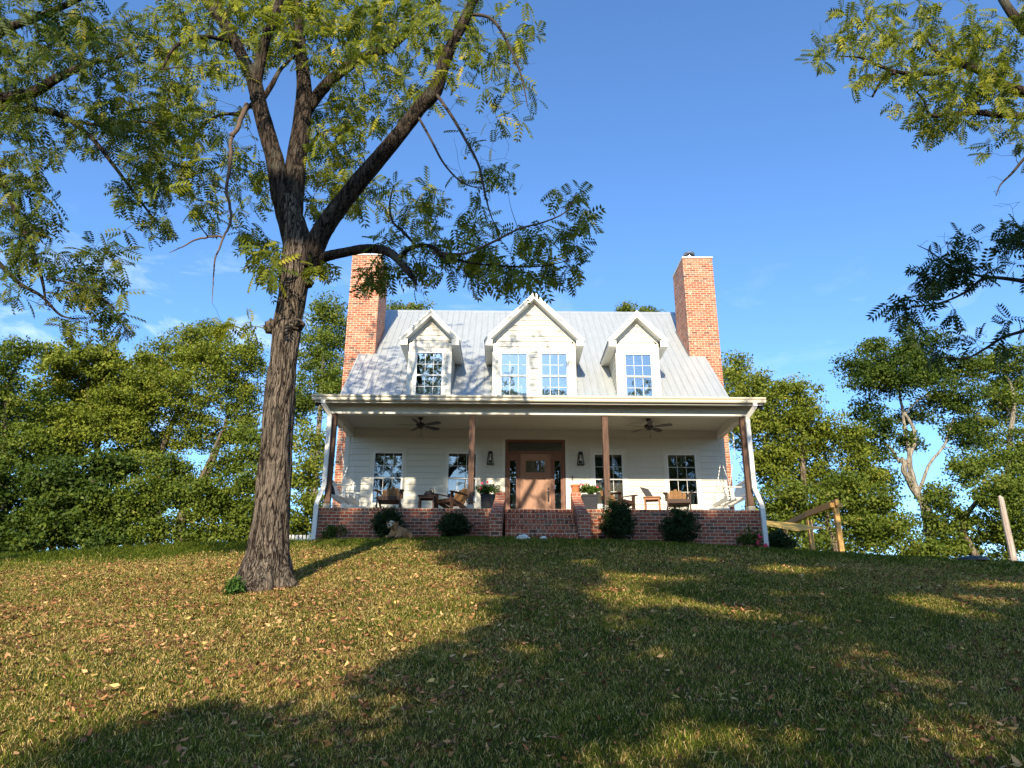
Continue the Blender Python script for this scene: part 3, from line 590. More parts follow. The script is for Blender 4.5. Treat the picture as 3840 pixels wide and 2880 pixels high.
# ---- dormers
def dormer(xc, hw, tiphw, zapex, wins, blinds):
    tz = 5.66; yf = -0.30; sl = (zapex-tz)/tiphw
    def rooftop(x): return zapex-sl*abs(x-xc)
    dm = MB()
    zw = zapex-0.30-sl*hw      # wall top at the corner
    inner = zapex-0.30
    lim = lambda z: (xc-min(hw-0.11, max(0, (inner-z)/sl)), xc+min(hw-0.11, max(0, (inner-z)/sl)))
    hol = [(a-0.05, b+0.05, 3.70, 5.31) for a, b in wins]
    siding_front(dm, 0, 0, 3.70, inner, 0.0, hol, lim=lim, base=3.87)
    # side walls (cheeks) reaching back into the main roof
    for s in (-1, 1):
        x = xc+s*hw; yb = (zw+0.1-RZ0)/RS+0.1
        dm.prism([(x, 0.002, 3.70), (x, yb, zw), (x, 0.002, zw)], (-s*0.10, 0, 0))
        for k in range(9):   # lap lines on the cheeks
            z = 3.87+k*0.181
            if z+0.18 < zw: dm.add([(x+s*0.014, 0.0, z), (x+s*0.014, (z-RZ0)/RS+0.1, z), (x, (z+0.18-RZ0)/RS+0.1, z+0.18), (x, 0.0, z+0.18)], [(0, 1, 2, 3)] if s > 0 else [(3, 2, 1, 0)])
    root = dm.build('dormer', M['siding'], house)
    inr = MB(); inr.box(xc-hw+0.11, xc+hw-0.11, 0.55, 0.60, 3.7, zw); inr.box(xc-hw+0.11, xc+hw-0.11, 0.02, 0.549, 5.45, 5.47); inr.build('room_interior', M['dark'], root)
    t = MB()
    for s in (-1, 1):
        a, b = sorted((xc+s*hw, xc+s*(hw-0.115))); t.box(a-0.0, b, -0.03, 0.0015, 3.70, zw)
    t.box(xc-hw+0.116, xc+hw-0.116, -0.026, -0.0005, 5.46, 5.60) if len(wins) == 1 else t.box(xc-hw+0.116, xc+hw-0.116, -0.026, -0.0005, 5.50, 5.62)
    # rake boards, sloping soffits and eave returns
    for s in (-1, 1):
        def pt(dx, off, y): return (xc+s*dx, y, zapex-sl*dx-off)
        t.prism([pt(0, 0.035, yf), pt(tiphw, 0.035, yf), pt(tiphw, 0.20, yf), pt(0, 0.20, yf)], (0, 0.035, 0))
        t.prism([pt(0, 0.035, yf-0.02), pt(tiphw+0.01, 0.035, yf-0.02), pt(tiphw+0.01, 0.085, yf-0.02), pt(0, 0.085, yf-0.02)], (0, 0.019, 0))
        # soffit under the rake overhang
        t.prism([pt(0, 0.185, yf+0.036), pt(hw+0.02, 0.185, yf+0.036), pt(hw+0.02, 0.20, yf+0.036), pt(0, 0.20, yf+0.036)], (0, -yf-0.04, 0))
        # frieze against the wall
        t.prism([pt(0.0, 0.201, -0.036), pt(hw, 0.201, -0.036), pt(hw, 0.33, -0.036), pt(0.0, 0.33, -0.036)], (0, 0.0355, 0))
        # boxed eave: fascia running back to the roof, soffit and front return
        zb = zapex-sl*tiphw; xo = xc+s*tiphw; xi = xc+s*(hw+0.001); lo, hi = sorted((xo, xi)); y2 = (zb-0.2-RZ0)/RS+0.05
        t.box(lo+0.001, hi-0.001, yf+0.037, y2, zb-0.23, zb-0.215)
        ff = sorted((xo, xo-s*0.025)); t.box(ff[0], ff[1], yf+0.036, y2+0.12, zb-0.214, zb-0.05)
        t.prism([(xo, yf+0.001, zb-0.235), (xi-s*0.0, yf+0.001, zb-0.235), (xi, yf+0.001, zb-0.03+0.0), (xo, yf+0.001, zb-0.05)], (0, 0.033, 0))
    t.build('dormer_trim', M['trim'], root)
    rr = MB(); yr = (zapex-RZ0)/RS+0.15; yt = (zapex-sl*tiphw-RZ0)/RS+0.10
    for s in (-1, 1):
        A = np.array([xc, yf-0.03, zapex]); B = np.array([xc+s*(tiphw+0.025), yf-0.03, zapex-sl*(tiphw+0.025)]); C = np.array([xc+s*(tiphw+0.025), yt, B[2]]); Dp = np.array([xc, yr, zapex])
        up = np.array([0, 0, 0.034]); V = [A, B, C, Dp, A-up, B-up, C-up, Dp-up]
        rr.add(V, [(0, 1, 2, 3), (7, 6, 5, 4), (0, 4, 5, 1), (1, 5, 6, 2)] if s < 0 else [(3, 2, 1, 0), (4, 5, 6, 7), (1, 5, 4, 0), (2, 6, 5, 1)])
        nrib = int(yr/0.23)
        for k in range(nrib):    # ribs run from eave up to the dormer ridge
            y_ = yf+0.12+k*0.2286
            ytop = y_
            # visible part only: where the dormer roof stands above the main roof
            zmain = RZ0+RS*y_; dmax = min(tiphw+0.02, (zapex-zmain)/sl if zmain > zapex-sl*tiphw else tiphw+0.02)
            if dmax > 0.08: rr.bar((xc+s*0.02, y_, zapex-sl*0.02+0.006), (xc+s*dmax, y_, zapex-sl*dmax+0.006), 0.03, 0.018)
    rr.prism([(xc-0.11, yf-0.035, zapex-0.095*sl), (xc, yf-0.035, zapex+0.022), (xc+0.11, yf-0.035, zapex-0.095*sl), (xc, yf-0.035, zapex-0.01)], (0, yr-yf-0.1, 0))
    rr.build('dormer_roof', M['roof'], root)
    for (a, b), bl in zip(wins, blinds):
        window(a, b, 3.80, 5.26, 0.0, blind=bl, glass='glassup', trimw=0.075, bottom=False)
dormer(-3.29, 0.685, 0.92, 6.62, [(-3.69, -2.905)], [None])
dormer(-0.02, 1.31, 1.55, 7.24, [(-1.04, -0.255), (0.22, 1.0)], [None, ('slats', 0.97, 0.10)])
dormer(3.23, 0.685, 0.925, 6.62, [(2.85, 3.645)], [('slats', 0.97, 0.10)])

# ---- chimneys
for x0, x1 in ((-6.50, -5.45), (5.49, 6.57)):
    c = MB(); c.box(x0, x1, 2.2, 3.78, -1.5, 9.86); q = c.build('chimney', M['chimbrick'], house)
    k = MB(); k.box(x0-0.02, x1+0.02, 2.17, 3.81, 9.861, 9.91); k.build('chimney_cap', M['trim'], q)
    xm = x0+0.33; f = MB(); f.lathe([(0.0, 0.0), (0.13, 0.0), (0.13, 0.20), (0.0, 0.20)], (xm, 2.50, 9.905))
    f.lathe([(0.20, 0.20), (0.22, 0.23), (0.20, 0.29), (0.12, 0.34), (0.0, 0.36)], (xm, 2.50, 9.905)); f.build('flue_cap', M['steel'], q, smooth=False)
    fl = MB(); xx = x1 if x0 < 0 else x0; s = 1 if x0 < 0 else -1
    fl.bar((xx+s*0.03, 2.17, RZ0+RS*2.17+0.02), (xx+s*0.03, 3.8, RZ0+RS*3.8+0.02), 0.07, 0.05); fl.build('flashing', M['steel'], q)

# ================================================================== THINGS ON THE PORCH
def make_fan(x, y, rot, label):
    f = thing('ceiling_fan', label, 'ceiling fan', (x, y, 2.786), rot, 'ceiling fans under the porch ceiling')
    h = MB(); h.lathe([(0, 0), (0.075, 0), (0.06, -0.05), (0.02, -0.06), (0.018, -0.14), (0.06, -0.145), (0.12, -0.17), (0.13, -0.22), (0.10, -0.26), (0.07, -0.27), (0.06, -0.31), (0.0, -0.32)]); h.build('motor', M['fan'], f, smooth=True)
    for k, a in enumerate((-100, -28, 44, 116, 188)):
        a = math.radians(a); c, s = math.cos(a), math.sin(a); b = MB()
        V = []
        for r_, w_, dz in ((0.10, 0.03, 0), (0.19, 0.03, 0), (0.21, 0.115/2, 0), (0.45, 0.07, 0), (0.62, 0.073, 0), (0.66, 0.06, 0), (0.68, 0.03, 0)):
            for sg in (-1, 1): V.append((c*r_-s*w_*sg, s*r_+c*w_*sg, -0.225-sg*w_*0.28))
        V += [(p[0], p[1], p[2]+0.008) for p in V]; n = 14; F = []
        for q in range(6): F += [(2*q, 2*q+1, 2*q+3, 2*q+2), (n+2*q+2, n+2*q+3, n+2*q+1, n+2*q), (2*q, 2*q+2, n+2*q+2, n+2*q), (2*q+3, 2*q+1, n+2*q+1, n+2*q+3)]
        F += [(n, n+1, 1, 0), (12, 13, n+13, n+12)]
        b.add(V, F).build('blade', M['fan'], f)
    p = MB(); p.cyl((0.03, 0, -0.31), (0.03, 0, -0.50), 0.003, n=5); p.lathe([(0, -0.55), (0.012, -0.54), (0.01, -0.50), (0, -0.495)], (0.03, 0, 0), 8); p.build('pull_chain', M['fan'], f)
make_fan(-3.34, -1.28, 0.0, 'dark five-blade ceiling fan on the left side of the porch, above the first lower window')
make_fan(3.21, -1.28, 0.06, 'dark five-blade ceiling fan on the right side of the porch, between the two right windows')
for x, lb in ((-1.35, 'black trapezoid wall lantern left of the front door'), (1.35, 'black trapezoid wall lantern right of the front door')):
    l_ = thing('wall_lantern', lb, 'lantern', (x, -0.02, 1.88), 0, 'wall lanterns beside the door'); f = MB()
    f.box(-0.05, 0.05, -0.012, 0.0, -0.12, 0.12)
    f.box(-0.058, 0.058, -0.16, -0.03, 0.14, 0.20); f.box(-0.075, 0.075, -0.18, -0.012, 0.125, 0.1395)
    for sx_ in (-1, 1):
        for yy in (-0.17, -0.02): f.bar((sx_*0.06, -0.095+(yy+0.095)*0.8, 0.125), (sx_*0.098, yy, -0.17), 0.012, 0.012)
    f.box(-0.104, 0.104, -0.18, -0.012, -0.19, -0.171); f.build('lamp_frame', M['black'], l_)
    g = MB(); V = [(-0.055, -0.155, 0.12), (0.055, -0.155, 0.12), (0.09, -0.168, -0.168), (-0.09, -0.168, -0.168)]; g.add(V, [(0, 1, 2, 3)]); g.build('lamp_glass', M['glasslamp'], l_)
    b = MB(); b.cyl((0, -0.09, 0.12), (0, -0.09, 0.02), 0.015); b.lathe([(0.0, -0.08), (0.028, -0.06), (0.03, -0.02), (0.015, 0.02)], (0, -0.09, 0), 10); b.build('bulb', M['white'], l_)

def make_chair(loc, rz, label, wood, wood2):
    """adirondack chair, faces -Y"""
    c = thing('adirondack_chair', label, 'chair', loc, rz, 'adirondack chairs on the porch')
    a = math.radians(24)
    for k in range(5):
        x = -0.20+k*0.10; top = 0.55-abs(k-2)*0.045-(0.02 if abs(k-2) == 2 else 0); b = MB(); fan = 1+0.16
        y0, z0 = 0.20, 0.30; y1, z1 = y0+math.sin(a)*top, z0+math.cos(a)*top
        n = np.array([0, -math.cos(a), math.sin(a)])*0.010
        pl = [(x-0.047, y0, z0), (x+0.047, y0, z0), (x*fan+0.056, y1, z1-0.03), (x*fan+0.035, y1+0.005, z1), (x*fan-0.035, y1+0.005, z1), (x*fan-0.056, y1, z1-0.03)]
        b.prism([tuple(np.array(p)+n) for p in pl], tuple(-2*n)); b.build('back_slat', wood, c)
    s = MB()
    for k in range(6): s.obox((0, -0.28+k*0.085, 0.40-k*0.022), (0.27, 0, 0), (0, 0.037, -0.009), (0, 0.002, 0.009))
    s.obox((0, -0.325, 0.36), (0.285, 0, 0), (0, 0.010, 0), (0, 0, 0.05)); s.build('seat', wood2, c)
    for sg in (-1, 1):
        x = sg*0.33; b = MB()
        pl = [(sg*0.27, 0.30), (sg*0.31, 0.31), (sg*0.33, 0.05), (sg*0.37, -0.15), (sg*0.42, -0.32), (sg*0.39, -0.42), (sg*0.31, -0.43), (sg*0.29, -0.30), (sg*0.285, -0.1)]
        b.prism([(px, py, 0.565+(-0.03 if py > 0.2 else 0)) for px, py in pl], (0, 0, 0.022)); b.build('arm', wood2, c)
        b = MB(); b.box(min(sg*0.29, sg*0.315), max(sg*0.29, sg*0.315), -0.36, -0.26, 0.0, 0.563)
        b.prism([(sg*0.316, -0.33, 0.44), (sg*0.316, -0.29, 0.44), (sg*0.38, -0.29, 0.562), (sg*0.38, -0.33, 0.562)], (0, 0.0, 0.0001)); b.build('leg', wood2, c)
        b = MB(); b.prism([(sg*0.288, -0.34, 0.32), (sg*0.288, 0.50, 0.0), (sg*0.288, 0.58, 0.0), (sg*0.288, 0.25, 0.24), (sg*0.288, -0.34, 0.41)], (-sg*0.022, 0, 0)); b.build('side_rail', wood2, c)
    b = MB(); b.obox((0, 0.345, 0.50), (0.30, 0, 0), (0, 0.012, 0), (0, 0, 0.035)); b.build('back_rail', wood2, c)
    return c
make_chair((-4.03, -1.62, 0.0), 0.0, 'wooden adirondack chair facing out in front of the leftmost porch window', M['chair'], M['chairdk'])
make_chair((-2.35, -1.35, 0.0), -0.75, 'wooden adirondack chair half hidden by the porch post left of the steps', M['chair'], M['chairdk'])
make_chair((2.22, -1.35, 0.0), 0.75, 'wooden adirondack chair turned sideways behind the tall shrub right of the steps', M['chair'], M['chairdk'])
make_chair((3.86, -1.45, 0.0), -0.12, 'wooden adirondack chair facing out in front of the rightmost porch window', M['chair'], M['chairdk'])
def make_table(loc, rz, label, wood):
    t = thing('side_table', label, 'table', loc, rz, 'small wooden side tables on the porch')
    a = MB(); 
    for k in range(4): a.box(-0.235, 0.235, -0.235+k*0.1185, -0.235+k*0.1185+0.112, 0.455, 0.475)
    a.build('tabletop', wood, t)
    for sx_ in (-1, 1):
        for sy_ in (-1, 1): a = MB(); a.box(sx_*0.19-0.02, sx_*0.19+0.02, sy_*0.19-0.02, sy_*0.19+0.02, 0, 0.454); a.build('leg', wood, t)
    a = MB(); a.box(-0.169, 0.169, -0.205, -0.187, 0.39, 0.453); a.box(-0.169, 0.169, 0.187, 0.205, 0.39, 0.453); a.box(-0.205, -0.187, -0.169, 0.169, 0.39, 0.453); a.box(0.187, 0.205, -0.169, 0.169, 0.39, 0.453); a.build('apron', wood, t)
    a = MB(); a.box(-0.169, 0.169, -0.16, 0.16, 0.10, 0.115); a.build('lower_shelf', wood, t)
make_table((-3.03, -1.6, 0), 0, 'dark wooden side table carrying a black bag beside the left chair', M['chairdk'])
make_table((3.13, -1.6, 0), -0.25, 'reddish wooden side table with a lower shelf between the two right chairs', M['tablewood'])
bag = MB()
for k in range(9):
    t_ = k/8*PI; bag.tube([(-2.98+0.02*k-0.1, -1.62, 0.50), (-3.02+0.03*math.cos(t_)+0.02*k, -1.62+0.05*math.sin(5*t_), 0.54+0.10*math.sin(t_)), (-2.86, -1.60, 0.50-0.02*k)], [0.035, 0.03, 0.02], 7)
bag.tube([(-2.86, -1.66, 0.52), (-2.80, -1.68, 0.42), (-2.79, -1.66, 0.30), (-2.76, -1.64, 0.24)], [0.014]*4, 6); bag.lathe([(0, 0), (0.13, 0.0), (0.15, 0.05), (0.10, 0.12), (0.0, 0.14)], (-2.98, -1.6, 0.476), 12)
bag.tube([(-2.99, -1.62, 0.56), (-2.95, -1.63, 0.68), (-2.87, -1.63, 0.67), (-2.84, -1.62, 0.54)], [0.012]*4, 6)
tag(bag.build('bag', M['bag'], smooth=True), 'crumpled black bag with straps on the dark side table', 'bag')
fr = MB(); fr.obox((2.99, -1.62, 0.61), (0.10, 0.02, -0.02), (0.02, -0.01, 0.0), (-0.07, 0.03, 0.13)); fr.obox((3.10, -1.58, 0.485), (0.12, 0.0, 0.0), (0.0, 0.09, 0.0), (0, 0, 0.008))
tag(fr.build('laptop', M['grey']), 'grey laptop standing open on the reddish side table', 'laptop')

def make_swing(s, label):
    w = thing('porch_swing', label, 'swing', (s*5.35, -1.30, 0.0), 0, 'white porch swings'); L = 0.66
    st = MB()     # seat slats run front to back? -> long slats along Y seen from below
    for k in range(12): yy = -L+0.06+k*(2*L-0.12)/11; st.box(-0.22, 0.24, yy-0.022, yy+0.022, 0.43, 0.445)
    for xx in (-0.22, 0.0, 0.22): st.box(xx-0.015, xx+0.015, -L, L, 0.385, 0.4295)
    q = st.build('seat', M['white'], w)
    ap = MB(); xf = -s*0.25; ap.box(xf-0.012, xf+0.012, -L-0.01, L+0.01, 0.36, 0.47); ap.build('front_rail', M['white'], w)
    bk = MB(); x0, x1 = s*0.22, s*0.42
    for k in range(12): yy = -L+0.06+k*(2*L-0.12)/11; bk.bar((x0, yy, 0.46), (x1, yy, 0.98), 0.045, 0.014, up=(s, 0, -0.35))
    bk.bar((x1, -L, 0.97), (x1, L, 0.97), 0.03, 0.07); bk.bar((x0+s*0.02, -L, 0.52), (x0+s*0.02, L, 0.52), 0.03, 0.06); bk.build('backrest', M['white'], w)
    for sg in (-1, 1):
        y_ = sg*L; a = MB(); a.box(min(-s*0.30, s*0.36), max(-s*0.30, s*0.36), y_-0.04, y_+0.04, 0.70, 0.722); a.build('armrest', M['white'], w)
        a = MB(); a.box(-s*0.12-0.045, -s*0.12+0.045, y_-0.012, y_+0.012, 0.38, 0.699); a.build('arm_support', M['white'], w)
        ch = MB()
        apex = (s*0.05, y_, 1.75)
        for x_, z_ in ((-s*0.26, 0.40), (s*0.34, 0.74)):
            a_ = np.array([x_, y_+sg*0.03, z_]); b_ = np.array(apex); nl = int(np.linalg.norm(b_-a_)/0.05)
            for k in range(nl): p0 = a_+(b_-a_)*k/nl; p1 = a_+(b_-a_)*(k+0.9)/nl; ch.bar(p0, p1, 0.022 if k % 2 else 0.008, 0.008 if k % 2 else 0.022)
        nl = 20
        for k in range(nl): ch.bar((apex[0], y_, 1.75+k*1.03/nl), (apex[0], y_, 1.75+(k+0.9)*1.03/nl), 0.022 if k % 2 else 0.008, 0.008 if k % 2 else 0.022)
        ch.build('chain', M['white'], w)
make_swing(-1, 'white slatted porch swing hanging by chains at the left end of the porch')
make_swing(1, 'white slatted porch swing hanging by chains at the right end of the porch')
cu = MB(); cu.obox((-5.57, -1.86, 0.60), (0.03, 0, 0.02), (0, 0.13, 0), (-0.04, 0, 0.13)); tag(cu.build('cushion', M['navy'], bevel=0.04), 'small navy cushion on the left porch swing', 'cushion')

def leaf_ball(c, rad, n, size, squash=1.0, shell=0.55, seed=0):
    """scattered single leaves on an ellipsoid; returns V (4n), F (n), rnd"""
    r_ = np.random.default_rng(seed); d = r_.normal(size=(n, 3)); d /= np.linalg.norm(d, axis=1)[:, None]
    rr_ = (shell+(1-shell)*r_.random(n))[:, None]; P_ = np.array(c)+d*rr_*np.array(rad)
    return leaf_quads(P_, size, r_, bias=d)
def leaf_quads(P_, size, r_, bias=None, aspect=0.5, droop=0.3):
    n = len(P_); ax = r_.normal(size=(n, 3)); ax[:, 2] -= droop; ax /= np.linalg.norm(ax, axis=1)[:, None]
    nm = r_.normal(size=(n, 3))*0.8+np.array([0, -0.35, 0.75])
    if bias is not None: nm += bias*0.8
    sd_ = np.cross(ax, nm); sd_ /= np.linalg.norm(sd_, axis=1)[:, None]+1e-9; up = np.cross(sd_, ax)
    s = (size*(0.6+0.8*r_.random(n)))[:, None]
    V = np.stack([P_-ax*s*0.5, P_+sd_*s*aspect*0.5+up*s*0.06, P_+ax*s*0.5-up*s*0.05, P_-sd_*s*aspect*0.5+up*s*0.06], 1).reshape(-1, 3)
    return V, np.arange(4*n).reshape(n, 4)
def merge(parts):
    Vs, Fs, o = [], [], 0
    for V, F in parts: Vs.append(V); Fs.append(F+o); o += len(V)
    return np.vstack(Vs), np.vstack(Fs)

def make_planter(x, w0, w1, h, label, seed, blooms):
    p = thing('planter', label, 'planter', (x, -2.12, 0.0), 0, 'flower planters beside the steps')
    b = MB(); t = 0.02
    V = []
    for wz, z in ((w0, 0), (w1, h), (w1-2*t, h), (w1-2*t-0.02, h-0.05)):
        V += [(-wz/2, -wz/2, z), (wz/2, -wz/2, z), (wz/2, wz/2, z), (-wz/2, wz/2, z)]
    F = [(3, 2, 1, 0)]
    for k in range(3): F += [(4*k+i_, 4*k+(i_+1) % 4, 4*k+4+(i_+1) % 4, 4*k+4+i_) for i_ in range(4)]
    b.add(V, F+[(12, 13, 14, 15)]); b.box(-w1/2-0.012, w1/2+0.012, -w1/2-0.012, -w1/2+0.0, h-0.045, h+0.004); b.build('pot', M['planter'], p)
    r_ = np.random.default_rng(seed); parts = []
    for k in range(26):
        a = r_.random()*6.28; q = r_.random()**0.5*0.27; c = (q*math.cos(a), q*math.sin(a), h+0.06+r_.random()*0.17)
        d_, f_ = leaf_ball(c, (0.10, 0.09, 0.07), 60, 0.055, seed=seed*31+k); parts.append((d_, f_))
    V_, F_ = merge(parts); fast_mesh('foliage', V_, F_, M['flowerleaf'], p, attr=r_.random(len(F_)))
    for bx, bz in blooms:
        f = MB(); 
        for k in range(9): a = r_.normal(size=3)*0.013; f.obox((bx+a[0], -0.15+a[1], h+bz+a[2]), (0.014, 0, 0.003), (0, 0.004, 0.004), (0.0, 0, 0.012))
        f.tube([(bx*0.5, -0.05, h+0.05), (bx, -0.15, h+bz)], [0.004, 0.003], 5); f.build('blossom', M['red'], p)
make_planter(-1.355, 0.32, 0.385, 0.42, 'tall charcoal planter of geraniums left of the steps', 5, [(-0.02, 0.34), (-0.20, 0.16), (-0.16, 0.30)])
make_planter(1.345, 0.37, 0.43, 0.43, 'wide grey planter with pink geraniums right of the steps', 6, [(-0.18, 0.26), (-0.10, 0.24), (-0.24, 0.29), (0.2, 0.2)])
tp = MB(); tp.lathe([(0.0, 0.0), (0.095, 0.0), (0.115, 0.17), (0.13, 0.175), (0.13, 0.22), (0.11, 0.22), (0.10, 0.16), (0.0, 0.15)], (0.955, -2.40, 0.441), 20)
tag(tp.build('terracotta_pot', M['terracotta'], smooth=False), 'orange terracotta pot on the brick pier right of the steps', 'pot')
fb = MB(); fb.lathe([(0, 0), (0.03, 0.0), (0.022, 0.05), (0.0, 0.075)], (-1.02, -2.40, 0.441), 10); fb.tube([(-1.03, -2.41, 0.49), (-1.045, -2.42, 0.53)], [0.02, 0.012], 8)
tag(fb.build('garden_figurine', M['door']), 'tiny dark figurine on the brick pier left of the steps', 'figurine')

# ================================================================== DOG
def make_dog(loc, rz, label):
    d = thing('dog', label, 'dog', loc, rz)
    J = [((0.27, 0.26, 0.13), .125), ((0.15, 0.12, 0.17), .140), ((0.02, -0.02, 0.19), .140), ((-0.03, -0.12, 0.27), .115), ((-0.06, -0.18, 0.345), .105), ((-0.08, -0.27, 0.325), .072), ((-0.095, -0.345, 0.295), .048),
         ((-0.07, -0.10, 0.12), .075), ((-0.11, -0.18, 0.05), .045), ((-0.13, -0.36, 0.035), .035), ((-0.135, -0.43, 0.03), .035),
         ((0.09, -0.10, 0.11), .075), ((0.10, -0.18, 0.05), .045), ((0.07, -0.36, 0.035), .035), ((0.065, -0.43, 0.03), .035),
         ((0.30, 0.20, 0.11), .095), ((0.35, 0.06, 0.07), .065), ((0.36, 0.20, 0.04), .04), ((0.35, 0.0, 0.035), .035),
         ((0.14, 0.34, 0.09), .08), ((0.06, 0.24, 0.05), .05),
         ((0.30, 0.42, 0.06), .04), ((0.18, 0.52, 0.035), .03), ((0.04, 0.53, 0.025), .02)]
    E = [(0,1),(1,2),(2,3),(3,4),(4,5),(5,6),(2,7),(7,8),(8,9),(9,10),(2,11),(11,12),(12,13),(13,14),(0,15),(15,16),(16,17),(17,18),(0,19),(19,20),(0,21),(21,22),(22,23)]
    me = bpy.data.meshes.new('body'); me.from_pydata([j[0] for j in J], E, []); me.materials.append(M['fur'])
    o = bpy.data.objects.new('body', me); col.objects.link(o); o.parent = d
    o.modifiers.new('skin', 'SKIN'); sk = me.skin_vertices[0].data
    for i, j in enumerate(J): sk[i].radius = (j[1], j[1]); sk[i].use_root = (i == 0)
    s = o.modifiers.new('sub', 'SUBSURF'); s.levels = 2; s.render_levels = 2
    o.modifiers['skin'].use_smooth_shade = True
    def ell(name, c, r, mat, rot=(0, 0, 0)):
        b = bmesh.new(); bmesh.ops.create_uvsphere(b, u_segments=14, v_segments=9, radius=1.0)
        mm = bpy.data.meshes.new(name); b.to_mesh(mm); b.free()
        mm.transform(Matrix.LocRotScale(Vector(c), __import__('mathutils').Euler(rot), Vector(r))); mm.materials.append(mat); mm.polygons.foreach_set('use_smooth', [True]*len(mm.polygons))
        q = bpy.data.objects.new(name, mm); col.objects.link(q); q.parent = d; return q
    ell('muzzle', (-0.095, -0.320, 0.302), (.056, .075, .048), M['furpale'], (0.3, 0, 0)); ell('face_patch', (-0.072, -0.255, 0.365), (.060, .040, .052), M['furpale'])
    ell('nose', (-0.103, -0.392, 0.300), (.026, .018, .022), M['black'])
    for s_ in (-1, 1): ell('eye', (-0.075+s_*0.040, -0.290, 0.372), (.012, .010, .011), M['black']); ell('ear', (-0.055+s_*0.112, -0.185, 0.335), (.024, .048, .075), M['furear'], (0.2, s_*0.16, 0))
dgx, dgy = -3.46, -4.15
make_dog((dgx, dgy, gz(dgx, dgy)-0.0), 0.0, 'old golden dog with a white muzzle lying in front of the left shrub')

# ================================================================== FOLIAGE TOOLS
def basis(ax, nm):
    ax = ax/(np.linalg.norm(ax, axis=1)[:, None]+1e-9); sd_ = np.cross(nm, ax); sd_ /= np.linalg.norm(sd_, axis=1)[:, None]+1e-9; up = np.cross(ax, sd_)
    return ax, sd_, up
def compound_templates():
    T = []
    for pairs, drop in ((6, 0.30), (5, 0.42), (6, 0.22)):
        V, F = [], []
        def pos(t): return np.array([t, 0, -drop*t*t])
        def lf(base, d, ln, wd):
            n = len(V); d = d/np.linalg.norm(d); s = np.cross(d, (0, 0, 1.0)); s /= np.linalg.norm(s)
            V.extend([base, base+d*ln*0.42+s*wd+np.array([0, 0, 0.012]), base+d*ln-np.array([0, 0, 0.03*ln/0.2]), base+d*ln*0.42-s*wd+np.array([0, 0, 0.012])]); F.append((n, n+1, n+2, n+3))
        for k in range(pairs):
            t = 0.22+0.72*k/(pairs-1); ln = 0.29*(0.75+0.5*math.sin(PI*(k+1)/(pairs+1.5)))
            for s in (-1, 1): lf(pos(t), np.array([0.55, s*1.0, -0.35]), ln, 0.060)
        lf(pos(0.95), np.array([1, 0.1, -0.7]), 0.26, 0.05)
        n = len(V); V.extend([np.array([0, -0.006, 0]), np.array([0, 0.006, 0]), pos(0.95)+np.array([0, 0.004, 0]), pos(0.95)-np.array([0, 0.004, 0])]); F.append((n, n+1, n+2, n+3))
        T.append((np.array(V), np.array(F)))
    return T
CT = compound_templates()
def compound_cloud(O, AX, NM, SC, r_):
    ax, sd_, up = basis(AX, NM); Vs, Fs, o, rn = [], [], 0, []
    which = r_.integers(0, 3, len(O)); leafr = r_.random(len(O))
    for t in range(3):
        idx = np.where(which == t)[0]
        if not len(idx): continue
        TV, TF = CT[t]; k = len(TV)
        V = O[idx][:, None, :]+SC[idx][:, None, None]*(TV[None, :, 0:1]*ax[idx][:, None, :]+TV[None, :, 1:2]*sd_[idx][:, None, :]+TV[None, :, 2:3]*up[idx][:, None, :])
        F = TF[None]+(np.arange(len(idx))*k)[:, None, None]
        Vs.append(V.reshape(-1, 3)); Fs.append(F.reshape(-1, 4)+o); o += len(idx)*k
        rn.append((leafr[idx][:, None]*0.75+0.25*r_.random((len(idx), len(TF)))).ravel())
    return np.vstack(Vs), np.vstack(Fs), np.concatenate(rn)

